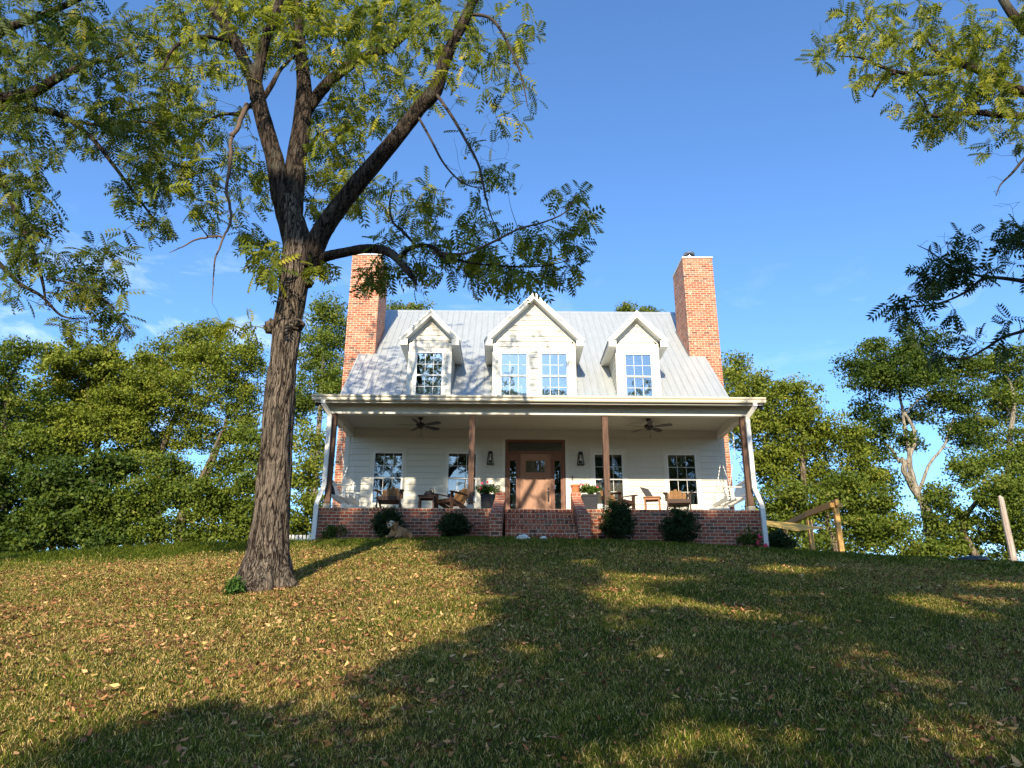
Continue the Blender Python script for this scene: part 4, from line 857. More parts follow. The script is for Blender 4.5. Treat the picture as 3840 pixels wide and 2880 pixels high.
class Tree:
    def __init__(s, name, label, cat='tree', loc=(0, 0, 0), group=None, seed=1):
        s.root = thing(name, label, cat, loc, 0, group); s.loc = np.array(loc, float); s.r = np.random.default_rng(seed); s.nodes = []; s.rad = []; s.dir = []; s.tw = []
    def limb(s, pts, rad, mat, name='limb', seg=12, sub=6, wob=0.0, rough=0.0, flare=0.0):
        pts = [np.array(q, float) for q in pts]; L0 = np.linalg.norm(pts[1]-pts[0])
        if L0 > 1.8 and name == 'limb' and rad[0] > .03:    # a long bare run near the trunk bends a little
            k_ = s.r.normal(size=(2, 3))*.09*L0; pts[1:1] = [pts[0]*.67+pts[1]*.33+k_[0], pts[0]*.33+pts[1]*.67+k_[1]]; rad = [rad[0], rad[0]*.8+rad[1]*.2, rad[0]*.4+rad[1]*.6]+list(rad[1:])
        p = catmull(pts, sub); t = np.linspace(0, 1, len(pts)); r = np.interp(np.linspace(0, 1, len(p)), t, rad)
        if wob: w = s.r.normal(size=p.shape)*wob; w[0] = 0; w = (w+np.roll(w, 1, 0))/2; p = p+w*r[:, None]*2
        V, F = tube_arrays(p, r, seg)
        if rough:
            ctr = np.repeat(p, seg, 0); dv = V-ctr
            q = np.array([mnoise.noise(Vector((v[0]*9, v[1]*9, v[2]*1.6)))+0.5*mnoise.noise(Vector((v[0]*22, v[1]*22, v[2]*4))) for v in V]); V = ctr+dv*(1+rough*q)[:, None]
            if flare:
                th_ = np.arctan2(dv[:, 1], dv[:, 0]); hz = np.maximum(V[:, 2]-s.loc[2], 0); ex = np.exp(-hz/.16)*flare*(.55+.45*np.cos(5*th_+1.0)+.35*np.cos(3*th_-.7)); V = ctr+(V-ctr)*np.stack([1+ex, 1+ex, np.ones(len(ex))], 1)
        o = fast_mesh(name, V-s.loc, F, mat, s.root, smooth=True)
        s.nodes += list(p); s.rad += list(r)
        return o
    def sprout(s, targets, rmax=0.03, k=0.010, sag=0.05, minr=0.0022, steps=6, tier=0.5):
        """connect each target to the nearest woody point with a curved twig"""
        T = np.array(targets); N = np.array(s.nodes); R = list(s.rad)
        cap = len(N)+len(T)*steps+10; A = np.zeros((cap, 3)); A[:len(N)] = N; n = len(N); RA = np.zeros(cap); RA[:n] = R
        d0 = np.array([np.min(np.sum((N-t)**2, 1)) for t in T]); order = np.argsort(d0); ends = [None]*len(T)
        for i in order:
            t = T[i]; dd = np.linalg.norm(A[:n]-t, axis=1)*(1+0.25*(RA[:n] < 0.004)); j = int(np.argmin(dd)); a = A[j]; L = np.linalg.norm(t-a)
            if L < 0.03: ends[i] = (t, s.r.normal(size=3)); continue
            r0 = min(RA[j]*0.75, rmax, minr+k*L**1.1); r0 = max(r0, minr); u = np.linspace(0, 1, steps)[:, None]
            side = s.r.normal(size=3)*0.16*L; mid = (a+t)/2+side+np.array([0, 0, sag*L]); p = a*(1-u)**2+2*mid*u*(1-u)+t*u*u
            p[1:-1] += s.r.normal(size=(steps-2, 3))*0.02*L
            rr_ = np.linspace(r0, minr*0.8, steps); s.tw.append(tube_arrays(p, rr_, 5 if r0 > 0.008 else 4))
            A[n:n+steps-1] = p[1:]; RA[n:n+steps-1] = rr_[1:]; n += steps-1; ends[i] = (t, p[-1]-p[-2])
        s.nodes = list(A[:n]); s.rad = list(RA[:n]); return ends
    def twigs(s, mat):
        if s.tw: V, F = merge(s.tw); fast_mesh('twigs', V-s.loc, F, mat, s.root)
    def pinnate(s, ends, per, size, mat, spread=0.9, droop=0.55, name='foliage'):
        n = len(ends)*per; P_ = np.repeat(np.array([e[0] for e in ends]), per, 0); D = np.repeat(np.array([e[1]/(np.linalg.norm(e[1])+1e-9) for e in ends]), per, 0)
        P_ = P_-D*(s.r.random((n, 1))*0.14); ax = D*0.6+s.r.normal(size=(n, 3))*spread; ax[:, 2] -= droop; nm = s.r.normal(size=(n, 3))*0.55+np.array([0, -0.55, 0.85])
        V, F, rn = compound_cloud(P_, ax, nm, size*(0.7+0.6*s.r.random(n)), s.r); fast_mesh(name, V-s.loc, F, mat, s.root, attr=rn)
    def nuts(s, pts, r=0.026):
        N_ = np.array(s.nodes)
        for c in pts:
            c = N_[int(np.argmin(np.sum((N_-np.array(c))**2, 1)))]-np.array([0, 0, r*.9])
            b = bmesh.new(); bmesh.ops.create_icosphere(b, subdivisions=2, radius=r); me = bpy.data.meshes.new('walnut'); b.to_mesh(me); b.free(); me.materials.append(M['nut']); me.polygons.foreach_set('use_smooth', [True]*len(me.polygons))
            o = bpy.data.objects.new('walnut', me); col.objects.link(o); o.parent = s.root; o.location = tuple(np.array(c)-s.loc)
def ell_px(cx, cy, rx, ry, n, Y, dy, r_, power=0.6):
    """random targets inside an ellipsoid given in photo pixels at depth Y"""
    a = r_.random(n)*2*PI; q = r_.random(n)**power; out_ = []
    for k in range(n):
        u = cx+rx*q[k]*math.cos(a[k]); v = cy+ry*q[k]*math.sin(a[k]); out_.append(P(u, v, Y+r_.normal()*dy))
    return out_

# ================================================================== THE WALNUT IN FRONT
TY = -11.0; bx, bz_ = P(570, 1262, TY)[0], P(570, 1262, TY)[2]
wt = Tree('walnut_tree', 'big walnut tree with furrowed brown trunk standing on the lawn left of the house', 'tree', (bx, TY, gz(bx, TY)), seed=11)
def L(*pts, Y=TY): return [P(p[0], p[1], Y+(p[2] if len(p) > 2 else 0)) for p in pts]
base = gz(bx, TY)
tr = L((571, 1275), (572, 1240), (578, 1190), (586, 1110), (594, 1000), (603, 880), (612, 780), (622, 700), (632, 640), (640, 570), (640, 520), (628, 470), (618, 430))
tr[0][2] = base-0.25
wt.limb(tr, [.44, .36, .285, .245, .232, .218, .208, .205, .21, .25, .225, .19, .16], M['bark'], 'trunk', seg=64, sub=12, rough=0.12, flare=.24)
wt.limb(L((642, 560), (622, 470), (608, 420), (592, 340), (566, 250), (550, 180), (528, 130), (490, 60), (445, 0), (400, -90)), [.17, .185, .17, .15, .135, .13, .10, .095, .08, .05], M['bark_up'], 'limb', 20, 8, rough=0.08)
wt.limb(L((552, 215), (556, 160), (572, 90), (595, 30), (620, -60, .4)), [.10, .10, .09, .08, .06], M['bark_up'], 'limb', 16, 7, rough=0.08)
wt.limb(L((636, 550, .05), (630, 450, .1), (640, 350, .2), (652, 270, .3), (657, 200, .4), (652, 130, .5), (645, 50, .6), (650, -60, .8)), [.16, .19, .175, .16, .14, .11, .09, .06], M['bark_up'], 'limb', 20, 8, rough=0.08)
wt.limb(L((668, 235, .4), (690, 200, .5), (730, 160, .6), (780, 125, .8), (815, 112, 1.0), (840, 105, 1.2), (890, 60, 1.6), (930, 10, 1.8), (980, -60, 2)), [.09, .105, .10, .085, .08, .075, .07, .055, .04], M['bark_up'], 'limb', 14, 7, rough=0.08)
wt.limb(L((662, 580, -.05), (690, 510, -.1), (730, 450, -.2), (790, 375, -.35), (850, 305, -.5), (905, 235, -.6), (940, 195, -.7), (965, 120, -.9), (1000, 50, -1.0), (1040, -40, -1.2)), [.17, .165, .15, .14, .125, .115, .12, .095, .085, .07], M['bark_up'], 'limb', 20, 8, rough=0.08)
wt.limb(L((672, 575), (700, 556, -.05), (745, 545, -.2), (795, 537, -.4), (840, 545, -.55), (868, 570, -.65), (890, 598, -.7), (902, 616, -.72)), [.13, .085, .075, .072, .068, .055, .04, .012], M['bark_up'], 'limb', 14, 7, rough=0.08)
wt.limb(L((862, 562, -.65), (882, 538, -.7), (915, 530, -.8), (945, 540, -.9), (972, 575, -.95)), [.03, .036, .034, .03, .012], M['bark_up'], 'limb', 10, 6)
wt.limb(L((900, 532, -.75), (870, 500, -.6), (848, 478, -.5), (842, 440, -.4), (850, 400, -.3)), [.02, .022, .018, .015, .008], M['bark_up'], 'limb', 8, 6)
wt.limb(L((935, 545, -.8), (1000, 548, -1.0), (1060, 525, -1.2), (1120, 495, -1.4), (1180, 478, -1.6), (1225, 455, -1.7), (1245, 415, -1.8)), [.022, .02, .018, .015, .012, .009, .005], M['deadwood'], 'limb', 8, 6)
wt.limb(L((950, 552, -.8), (1020, 568, -.8), (1100, 575, -.9), (1170, 575, -.9), (1240, 560, -1.0)), [.018, .016, .013, .010, .005], M['bark_up'], 'limb', 8, 6)
wt.limb(L((535, 225, -.1), (508, 285, -.2), (500, 300, -.2), (495, 370, -.3), (488, 410, -.3), (500, 470, -.3), (484, 510, -.35), (465, 560, -.4), (461, 600, -.4), (458, 655, -.45)), [.045, .036, .03, .028, .024, .022, .016, .013, .010, .004], M['deadwood'], 'dead_branch', 9, 7, wob=0.25)
wt.limb(L((480, 512, -.35), (455, 512, -.4), (425, 518, -.4), (395, 532, -.45), (366, 545, -.5)), [.017, .016, .014, .010, .005], M['deadwood'], 'dead_branch', 8, 6, wob=0.3)
wt.limb(L((940, 200, -.7), (975, 250, -.9), (1010, 310, -1.0), (1035, 360, -1.1), (1048, 420, -1.1), (1062, 470, -1.1), (1080, 500, -1.1)), [.03, .026, .022, .018, .014, .009, .005], M['twig'], 'limb', 7, 6)
wt.limb(L((905, 255, -.6), (930, 300, -.7), (960, 355, -.8), (1000, 395, -.8), (1050, 410, -.9)), [.022, .02, .016, .012, .006], M['twig'], 'limb', 7, 6)
wt.limb(L((1010, 30, -1.0), (1060, 40, -1.1), (1095, 90, -1.2), (1125, 160, -1.2), (1140, 230, -1.2)), [.03, .026, .022, .014, .007], M['twig'], 'limb', 7, 6)
wt.limb(L((567, 215), (588, 182, .15), (606, 150, .35), (640, 118, .6)), [.05, .045, .035, .02], M['bark_up'], 'limb', 8, 6)
wt.limb(L((545, 225, 0), (515, 245, .5), (470, 250, 1.0), (420, 290, 1.4), (390, 350, 1.6)), [.04, .035, .03, .022, .012], M['bark_up'], 'limb', 8, 6)
wt.limb(L((505, 90, 0), (440, 80, -.5), (380, 100, -1.0), (350, 150, -1.3)), [.04, .035, .028, .015], M['bark_up'], 'limb', 8, 6)
# knots
def knot(t, u, v, Y, r, sq, name='knot'):
    b = bmesh.new(); bmesh.ops.create_icosphere(b, subdivisions=4, radius=1.0)
    for q in b.verts:
        n_ = mnoise.noise(q.co*2.2)*0.25+mnoise.noise(q.co*6)*0.12; q.co *= 1+n_
        q.co = Vector((q.co[0]*r*sq[0], q.co[1]*r*sq[1], q.co[2]*r*sq[2]))
    me = bpy.data.meshes.new(name); b.to_mesh(me); b.free(); me.materials.append(M['bark']); me.polygons.foreach_set('use_smooth', [True]*len(me.polygons))
    o = bpy.data.objects.new(name, me); col.objects.link(o); o.parent = t.root; o.location = tuple(P(u, v, Y)-t.loc)
knot(wt, 662, 612, TY-0.02, 0.11, (1, .8, .75)); knot(wt, 586, 706, TY-0.02, 0.12, (.9, .9, 1.0)); knot(wt, 636, 702, TY-0.08, 0.15, (1.0, .8, .7))
r_ = wt.r; up_c = np.array([-4.3, -10.4, 10.6])
for q in ((-2.2, 0, 0), (-.6, .8, 2.5), (1.4, -.4, 1.8), (2.6, .3, .2), (-3.2, -.5, 2.0)):
    a0 = wt.nodes[int(np.argmin([abs(n_[2]-7.6)+.3*abs(n_[0]-(up_c[0]+q[0])) for n_ in wt.nodes]))]; wt.limb([a0, (np.array(a0)+up_c+np.array(q))/2+np.array([0, 0, .5]), up_c+np.array(q)], [.07, .05, .02], M['bark_up'], 'limb', 8, 6)
tg = []
for _ in range(165):
    d_ = r_.normal(size=3); d_ /= np.linalg.norm(d_); tg.append(up_c+d_*r_.random()**.5*np.array([4.4, 2.6, 3.1]))
REG = [(480, 60, 190, 90, 150, .9), (690, 60, 170, 85, 130, 1.0), (850, 70, 130, 80, 90, 1.0), (620, 20, 330, 60, 130, 1.6), (420, 170, 100, 100, 70, 1.0), (400, 320, 90, 120, 75, 1.1), (450, 420, 80, 70, 40, .9), (370, 250, 70, 80, 45, 1.2),
       (740, 240, 80, 80, 55, .8), (800, 200, 110, 80, 55, 1.0), (720, 330, 70, 60, 38, .8), (700, 420, 60, 60, 28, .6), (770, 420, 80, 60, 30, .7), (520, 330, 40, 110, 25, .9), (560, 400, 30, 60, 15, .8), (545, 500, 35, 30, 14, .7), (575, 560, 28, 50, 26, .5),
       (1040, 110, 90, 110, 45, .9), (960, 60, 70, 60, 30, .8), (900, 200, 60, 50, 16, .5), (880, 420, 90, 50, 28, .7), (960, 470, 100, 60, 28, .7), (1000, 560, 110, 35, 28, .6), (900, 580, 80, 30, 12, .4), (1100, 595, 110, 30, 34, .6), (1080, 520, 100, 35, 18, .5),
       (1180, 500, 80, 30, 16, .4), (1245, 480, 45, 55, 18, .3), (1215, 580, 50, 25, 12, .3), (1230, 420, 60, 20, 6, .3), (800, 595, 36, 26, 14, .3), (700, 585, 30, 26, 9, .3), (860, 520, 50, 25, 10, .4), (1040, 400, 70, 50, 12, .4), (1110, 220, 40, 70, 8, .4), (1130, 60, 40, 60, 10, .5)]
for cx, cy, rx, ry, n, dy in REG: tg += ell_px(cx, cy, rx, ry, int(n*(.72 if cx < 560 else .85)), TY+(0.9 if cy < 450 and cx < 930 else -.3), dy, r_)
ends = wt.sprout(tg, 0.028, 0.010)
wt.pinnate(ends, 4, 0.265, M['walnut_leaf'])
bare = ell_px(1060, 330, 90, 110, 26, TY-1.0, .4, r_)+ell_px(1110, 180, 60, 110, 22, TY-1.1, .3, r_)+ell_px(1000, 330, 60, 60, 12, TY-.8, .3, r_)+ell_px(1220, 470, 60, 50, 8, TY-1.5, .2, r_)+ell_px(905, 620, 20, 16, 4, TY-.7, .1, r_)
be = wt.sprout(bare, 0.012, 0.007, sag=-0.1); wt.pinnate([e for i_, e in enumerate(be) if i_ % 4 == 0], 2, 0.2, M['walnut_leaf'], name='sparse_foliage')
sp = ell_px(515, 705, 45, 14, 7, TY-.2, .15, r_); wt.nodes.append(P(572, 702, TY-.1)); wt.rad.append(.01); wt.pinnate(wt.sprout(sp, 0.008), 3, 0.26, M['walnut_leaf'], name='sprout_foliage')
wt.twigs(M['twig'])
nut_px = [(1117, 391), (1240, 0+680*0.58), (941, 205), (968, 170), (983, 293), (1010, 234), (890, 288), (904, 289), (793, 482), (745, 380), (757, 386), (924, 603), (1120, 394), (1000, 320), (470, 430), (430, 330), (510, 200), (820, 375), (645, 470), (1190, 320)]
wt.nuts([P(u, v, TY-0.6+r_.normal()*0.3) for u, v in nut_px[:1]+nut_px[2:19]])

# ---- walnut reaching in from the left
lt = Tree('walnut_tree', 'walnut tree whose leafy branches hang into the picture from the left edge', 'tree', (-12.6, -12.6, gz(-12.6, -12.6)), seed=21)
LY = -11.2
lx = -12.6; lb = gz(lx, -12.6)
lt.limb([(lx, -12.6, lb-.2), (lx, -12.6, lb+1.5), (lx+.05, -12.55, lb+3.5), (lx+.15, -12.5, lb+5.5), (lx+.1, -12.5, lb+8.5), (lx+.3, -12.4, lb+11.5)], [.36, .27, .24, .20, .14, .06], M['bark'], 'trunk', 32, 10, rough=.1)
def LL(*p): return L(*p, Y=LY)
lt.limb([np.array((lx+.1, -12.5, lb+5.2))]+LL((-60, 240), (0, 215), (70, 200), (130, 165), (200, 135), (240, 130), (300, 100)), [.14, .11, .10, .09, .07, .04, .03, .015], M['bark_up'], 'limb', 12, 7, rough=.08)
lt.limb([np.array((lx+.1, -12.5, lb+5.0))]+LL((-60, 235), (30, 235), (120, 245), (190, 290), (240, 350), (300, 430), (345, 490)), [.10, .07, .06, .05, .04, .032, .022, .01], M['bark_up'], 'limb', 10, 7)
lt.limb(LL((150, 260), (220, 270), (300, 262), (360, 275)), [.03, .028, .022, .012], M['bark_up'], 'limb', 8, 6)
lt.limb([np.array((lx+.1, -12.5, lb+4.2))]+LL((-60, 330), (0, 385), (40, 470), (70, 540), (90, 600), (100, 660)), [.09, .07, .055, .045, .035, .025, .012], M['bark_up'], 'limb', 9, 7)
lt.limb([np.array((lx+.1, -12.5, lb+3.4))]+LL((-60, 500), (-10, 560), (40, 610), (90, 640), (130, 680), (170, 690)), [.06, .05, .04, .03, .024, .018, .008], M['bark_up'], 'limb', 9, 7)
lt.limb([np.array((lx+.1, -12.5, lb+6.5))]+LL((-60, 110), (20, 60), (100, 30), (200, -20), (260, -80)), [.09, .08, .07, .06, .04, .02], M['bark_up'], 'limb', 9, 7)
lt.limb(LL((100, 600), (180, 620), (240, 660), (260, 690), (285, 735)), [.018, .016, .012, .009, .005], M['twig'], 'limb', 7, 6)
r_ = lt.r; tg = []
for cx, cy, rx, ry, n, dy in [(110, 60, 190, 90, 150, 1.2), (60, 160, 140, 90, 90, 1.0), (240, 90, 120, 90, 80, 1.0), (270, 210, 110, 80, 70, .9), (60, 300, 110, 60, 45, .9), (300, 300, 80, 70, 50, .8), (180, 270, 90, 60, 40, .8), (30, 390, 60, 90, 50, .8), (300, 400, 70, 50, 34, .7), (340, 480, 50, 35, 14, .6),
                               (90, 450, 60, 50, 16, .5), (70, 540, 80, 55, 38, .6), (200, 560, 80, 45, 26, .5), (190, 640, 80, 40, 34, .5), (20, 480, 50, 50, 16, .6), (20, 230, 60, 80, 30, .8), (240, 700, 45, 30, 14, .3), (150, 690, 40, 30, 8, .3), (20, 640, 40, 50, 8, .4), (350, 380, 60, 60, 22, .8), (260, 545, 20, 40, 8, .3), (245, 590, 40, 30, 10, .3), (-40, 250, 90, 250, 60, 1)]:
    tg += ell_px(cx, cy, rx, ry, int(n*.68), LY, dy, r_)
lt.pinnate(lt.sprout(tg, .028, .010), 4, 0.25, M['walnut_leaf_dk']); lt.twigs(M['twig'])
lt.nuts([P(u, v, LY-.1) for u, v in ((218, 470), (100, 410), (300, 395), (322, 440), (170, 540), (260, 500), (210, 285))])

# ---- walnut reaching in from the right
rt = Tree('walnut_tree', 'walnut tree whose branches hang into the picture from the right edge', 'tree', (10.6, -12.6, gz(10.6, -12.6)), seed=31)
RY_ = -11.2; rx = 10.6; rb = gz(rx, -12.6)
z3_ = lambda x, y, d=0: ((2900+x/1.185)/K, (y/1.185)/K, d)
def RL(*p, Y=RY_): return [P(*(z3_(*q)[:2]), Y+(q[2] if len(q) > 2 else 0)) for q in p]
rt.limb([(rx, -12.6, rb-.2), (rx, -12.6, rb+1.5), (rx-.05, -12.55, rb+3.5), (rx-.1, -12.5, rb+5.5), (rx, -12.4, rb+8.5), (rx-.3, -12.3, rb+11.5)], [.36, .27, .24, .20, .14, .06], M['bark'], 'trunk', 32, 10, rough=.1)
rt.limb([np.array((rx-.1, -12.5, rb+5.0))]+RL((1180, 440), (1080, 400), (1000, 370), (900, 310), (820, 290), (740, 320), (620, 330), (520, 310), (440, 280), (380, 255), (290, 250)), [.13, .11, .09, .07, .055, .05, .045, .035, .03, .025, .018, .008], M['bark_up'], 'limb', 10, 6, rough=.06)
rt.limb(RL((960, 350), (880, 290), (800, 260), (740, 240), (690, 190), (640, 130)), [.04, .045, .04, .03, .02, .01], M['bark_up'], 'limb', 8, 6)
rt.limb([np.array((rx-.1, -12.5, rb+4.6))]+RL((1180, 520), (1100, 515), (1000, 512), (900, 500), (800, 508), (700, 512), (670, 450), (620, 390)), [.09, .07, .06, .05, .045, .038, .03, .02, .01], M['bark_up'], 'limb', 9, 6)
rt.limb(RL((540, 325), (500, 340), (470, 375), (440, 430)), [.035, .03, .025, .018], M['bark_up'], 'limb', 8, 5)
rt.limb([np.array((rx-.1, -12.5, rb+6.4))]+RL((1180, 200), (1110, 120), (1060, 60), (1010, -20), (980, -80)), [.12, .10, .09, .08, .07, .05], M['bark_up'], 'limb', 10, 6, rough=.06)
rt.limb(RL((1180, 640), (1110, 710), (1060, 770), (1010, 820), (990, 870)), [.03, .026, .02, .012, .006], M['twig'], 'limb', 7, 6)
rt.limb([np.array((rx-.1, -12.6, rb+3.2))]+RL((1180, 1265, -1.5), (1114, 1250, -1.5), (1000, 1235, -1.5), (930, 1240, -1.6), (850, 1300, -1.6), (760, 1340, -1.7), (660, 1360, -1.7), (580, 1370, -1.8)), [.05, .035, .03, .024, .02, .016, .012, .009, .005], M['twig'], 'limb', 7, 6)
rt.limb(RL((960, 1235, -1.5), (850, 1210, -1.6), (780, 1180, -1.6), (700, 1120, -1.7), (640, 1090, -1.8)), [.018, .015, .012, .008, .004], M['twig'], 'limb', 7, 6)
rt.limb([np.array((rx-.1, -12.4, rb+2.6))]+RL((1180, 1450, -1.3), (1114, 1470, -1.3), (1020, 1500, -1.3), (940, 1550, -1.3), (860, 1590, -1.4), (760, 1590, -1.4), (680, 1570, -1.5)), [.04, .03, .024, .02, .016, .012, .009, .005], M['twig'], 'limb', 7, 6)
rt.nodes += [tuple(q) for q in RL((900, 310), (880, 290))]; rt.rad += [.03, .03]
r_ = rt.r; tg = []
def er(cx, cy, rx_, ry_, n, dy, off=0): n = int(n*.62) if off == 0 else n; u, v, _ = z3_(cx, cy); return ell_px(u, v, rx_/1.185/K, ry_/1.185/K, n, RY_+off, dy, r_)
for a_ in [(420, 110, 200, 110, 40, .6), (1080, 620, 60, 60, 12, .3), (620, 200, 200, 110, 40, .7), (560, 90, 260, 110, 60, .7), (880, 120, 220, 130, 60, .8), (350, 190, 150, 110, 26, .5), (800, 330, 230, 90, 70, .7), (1000, 250, 130, 150, 50, .8), (620, 330, 150, 90, 36, .6), (700, 440, 160, 90, 44, .6), (900, 420, 150, 100, 46, .6), (680, 540, 110, 50, 22, .5), (860, 560, 130, 50, 20, .5), (1060, 480, 80, 100, 26, .6),
           (220, 230, 60, 80, 12, .3), (380, 340, 70, 50, 12, .4), (1100, 40, 60, 60, 14, .5), (960, 640, 60, 40, 5, .3), (1180, 300, 80, 400, 50, .9), (1420, 300, 170, 420, 110, 1.1), (1500, 1100, 150, 350, 50, .9)]: tg += er(*a_)
rt.pinnate(rt.sprout(tg, .028, .010), 4, 0.235, M['walnut_leaf'])
tg = []
for a_ in [(740, 1180, 130, 60, 14, .25, -1.6), (700, 1250, 100, 50, 10, .25, -1.6), (600, 1370, 90, 80, 15, .2, -1.7), (900, 1190, 150, 60, 16, .3, -1.6), (1060, 1010, 70, 70, 12, .3, -1.6), (1080, 1100, 60, 80, 10, .3, -1.6), (850, 1060, 60, 30, 5, .2, -1.6), (780, 1390, 50, 30, 3, .2, -1.6), (700, 1570, 80, 25, 5, .2, -1.4), (860, 1490, 50, 20, 3, .2, -1.4), (1070, 1400, 50, 80, 5, .2, -1.4), (1040, 1540, 60, 30, 2, .2, -1.4)]: tg += er(*a_)
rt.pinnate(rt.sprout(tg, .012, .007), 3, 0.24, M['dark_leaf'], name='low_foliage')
tg = er(760, 1080, 150, 60, 14, .3, -1.6)+er(980, 820, 60, 60, 10, .2)+er(1040, 900, 80, 30, 5, .2, -1.6)+er(250, 160, 110, 100, 14, .3)+er(900, 1500, 160, 60, 10, .2, -1.4); rt.sprout(tg, .008, .005, sag=.15)
rt.twigs(M['twig'])
rt.nuts([P(*(z3_(x, y)[:2]), RY_-.1) for x, y in ((415, 206), (710, 170), (712, 188), (708, 95), (484, 185), (932, 467), (452, 314), (402, 97))], 0.024)

# ================================================================== TREES FURTHER BACK AND BEHIND THE CAMERA
def back_tree(name, label, seed, Y, basepx, lobes, leaf, bark, trunk=None, size=0.125, dens=1.0, tr_r=0.22, group=None, extra=None, depth=1.0):
    x0 = P(basepx, 1190, Y)[0]; z0 = gz(min(max(x0, -60), 60), Y); t = Tree(name, label, 'tree', (x0, Y, z0), group, seed); r_ = t.r
    C = []
    for (cx, cy, rx_, ry_) in lobes:
        c = P(cx, cy, Y); rad = np.array([abs(P(cx+rx_, cy, Y)[0]-c[0]), 0, abs(P(cx, cy-ry_, Y)[2]-c[2])]); rad[1] = max(rad[0], rad[2])*0.8*depth; c[1] += r_.normal()*rad[1]*0.5; C.append((c, rad))
    top = max(C, key=lambda q: q[0][2]); mean = np.mean([c for c, _ in C], 0)
    if trunk: pts = [np.array([x0, Y, z0-0.3])]+[P(u, v, Y+(w[0] if w else 0)) for u, v, *w in trunk]
    else: pts = [np.array([x0, Y, z0-0.3]), np.array([x0, Y, z0])*0.6+mean*0.4+r_.normal(size=3)*0.2, mean, top[0]]
    t.limb(pts, list(np.linspace(tr_r, 0.05, len(pts))), bark, 'trunk', 10, 6, wob=0.1)
    for q in (extra or []): t.limb([P(u, v, Y) for u, v in q[0]], list(np.linspace(q[1], q[2], len(q[0]))), bark, 'limb', 8, 6, wob=.15)
    parts = []; tg = []; rn = []
    for c, rad in C:
        vol = rad[0]*rad[2]; nc = max(14, int(vol*36*dens))
        d = r_.normal(size=(nc, 3)); d /= np.linalg.norm(d, axis=1)[:, None]; q = c+d*(r_.random(nc)**0.45)[:, None]*rad
        for k in range(nc):
            tg.append(q[k]); n = int(82*(0.6+0.8*r_.random())); s_ = 0.46*(0.65+0.7*r_.random())
            dd = r_.normal(size=(n, 3)); dd /= np.linalg.norm(dd, axis=1)[:, None]; pp = q[k]+dd*(0.35+0.65*r_.random(n))[:, None]*s_*np.array([1.2, 1.1, 0.75])
            V, F = leaf_quads(pp, size, r_, bias=dd*0.8, aspect=0.62); parts.append((V, F)); b_ = r_.random()*0.5; rn.append(np.clip(b_+0.5*r_.random(n), 0, 1))
    V, F = merge(parts); fast_mesh('crown', V-t.loc, F, leaf, t.root, attr=np.concatenate(rn))
    idx = r_.permutation(len(tg))[:min(len(tg), 70)]; t.sprout([tg[i_] for i_ in idx], 0.05, 0.016, minr=0.008, steps=5); t.twigs(bark)
    return t
BG = 'trees along the edge of the hilltop'
YG, MG, DG, BF, BP = M['tree_yg'], M['tree_g'], M['tree_d'], M['bark_far'], M['bark_pale']
back_tree('tree', 'far-left shadowy green tree at the picture edge behind the lawn', 41, 11, 20, [(15, 790, 60, 45), (0, 880, 85, 80), (50, 990, 80, 70), (-60, 960, 90, 150), (60, 760, 30, 25)], MG, BF)
back_tree('tree', 'yellow-green tree left of the big walnut, second from the left picture edge', 42, 14, 190, [(150, 810, 80, 45), (215, 790, 80, 45), (130, 880, 90, 60), (240, 870, 90, 70), (190, 950, 80, 60), (110, 770, 30, 20), (130, 950, 60, 50), (290, 950, 50, 60), (300, 820, 50, 50)], YG, BF, size=.15, trunk=[(205, 1060), (210, 960), (190, 850), (200, 780)])
back_tree('tree', 'tall yellow-green tree with dark leaning trunk just left of the walnut trunk', 43, 15, 345, [(420, 745, 70, 45), (350, 790, 80, 55), (470, 790, 80, 60), (400, 860, 110, 60), (300, 880, 70, 60), (510, 850, 50, 70), (430, 930, 70, 50), (540, 780, 35, 50), (520, 930, 40, 40), (330, 960, 50, 40), (460, 700, 40, 20)], YG, BF, trunk=[(340, 1100), (343, 1020), (352, 960), (385, 880), (400, 800)], tr_r=.3, extra=[([(385, 1140), (430, 1060), (470, 970), (490, 900)], .18, .07), ([(440, 950), (480, 925), (520, 930)], .09, .05)])
back_tree('tree', 'dense dark green tree low behind the left lawn edge', 44, 9, 90, [(60, 1090, 100, 60), (150, 1110, 90, 60), (220, 1090, 70, 70), (30, 1150, 80, 40), (190, 1150, 90, 30), (120, 1030, 90, 50), (-40, 1080, 60, 90), (250, 1165, 60, 25), (230, 1010, 50, 40), (60, 1180, 90, 20)], DG, BF, size=.165, dens=1.15)
back_tree('tree', 'bushy bright green tree with slanting brown stem left of the walnut trunk', 45, 9.5, 390, [(350, 1070, 70, 40), (440, 1090, 60, 45), (490, 1030, 50, 60), (520, 1120, 50, 45), (330, 1130, 80, 30), (430, 1150, 100, 25), (540, 960, 40, 60), (300, 1010, 40, 30), (300, 1165, 60, 18), (400, 1168, 70, 18), (500, 1165, 50, 18), (430, 1060, 60, 30), (300, 1080, 60, 50), (375, 1020, 55, 45), (560, 1060, 40, 60), (255, 1120, 50, 40), (560, 1140, 40, 35), (480, 1100, 50, 40)], MG, BF, trunk=[(395, 1130), (415, 1070), (450, 1000), (480, 930)], dens=1.15)
back_tree('tree', 'tall green tree between the walnut trunk and the left chimney', 46, 13, 690, [(705, 680, 45, 40), (680, 750, 50, 50), (730, 740, 40, 60), (700, 830, 60, 60), (655, 880, 40, 60), (735, 860, 35, 60)], MG, BP, trunk=[(680, 1050), (685, 960), (695, 850), (700, 740)], size=.12)
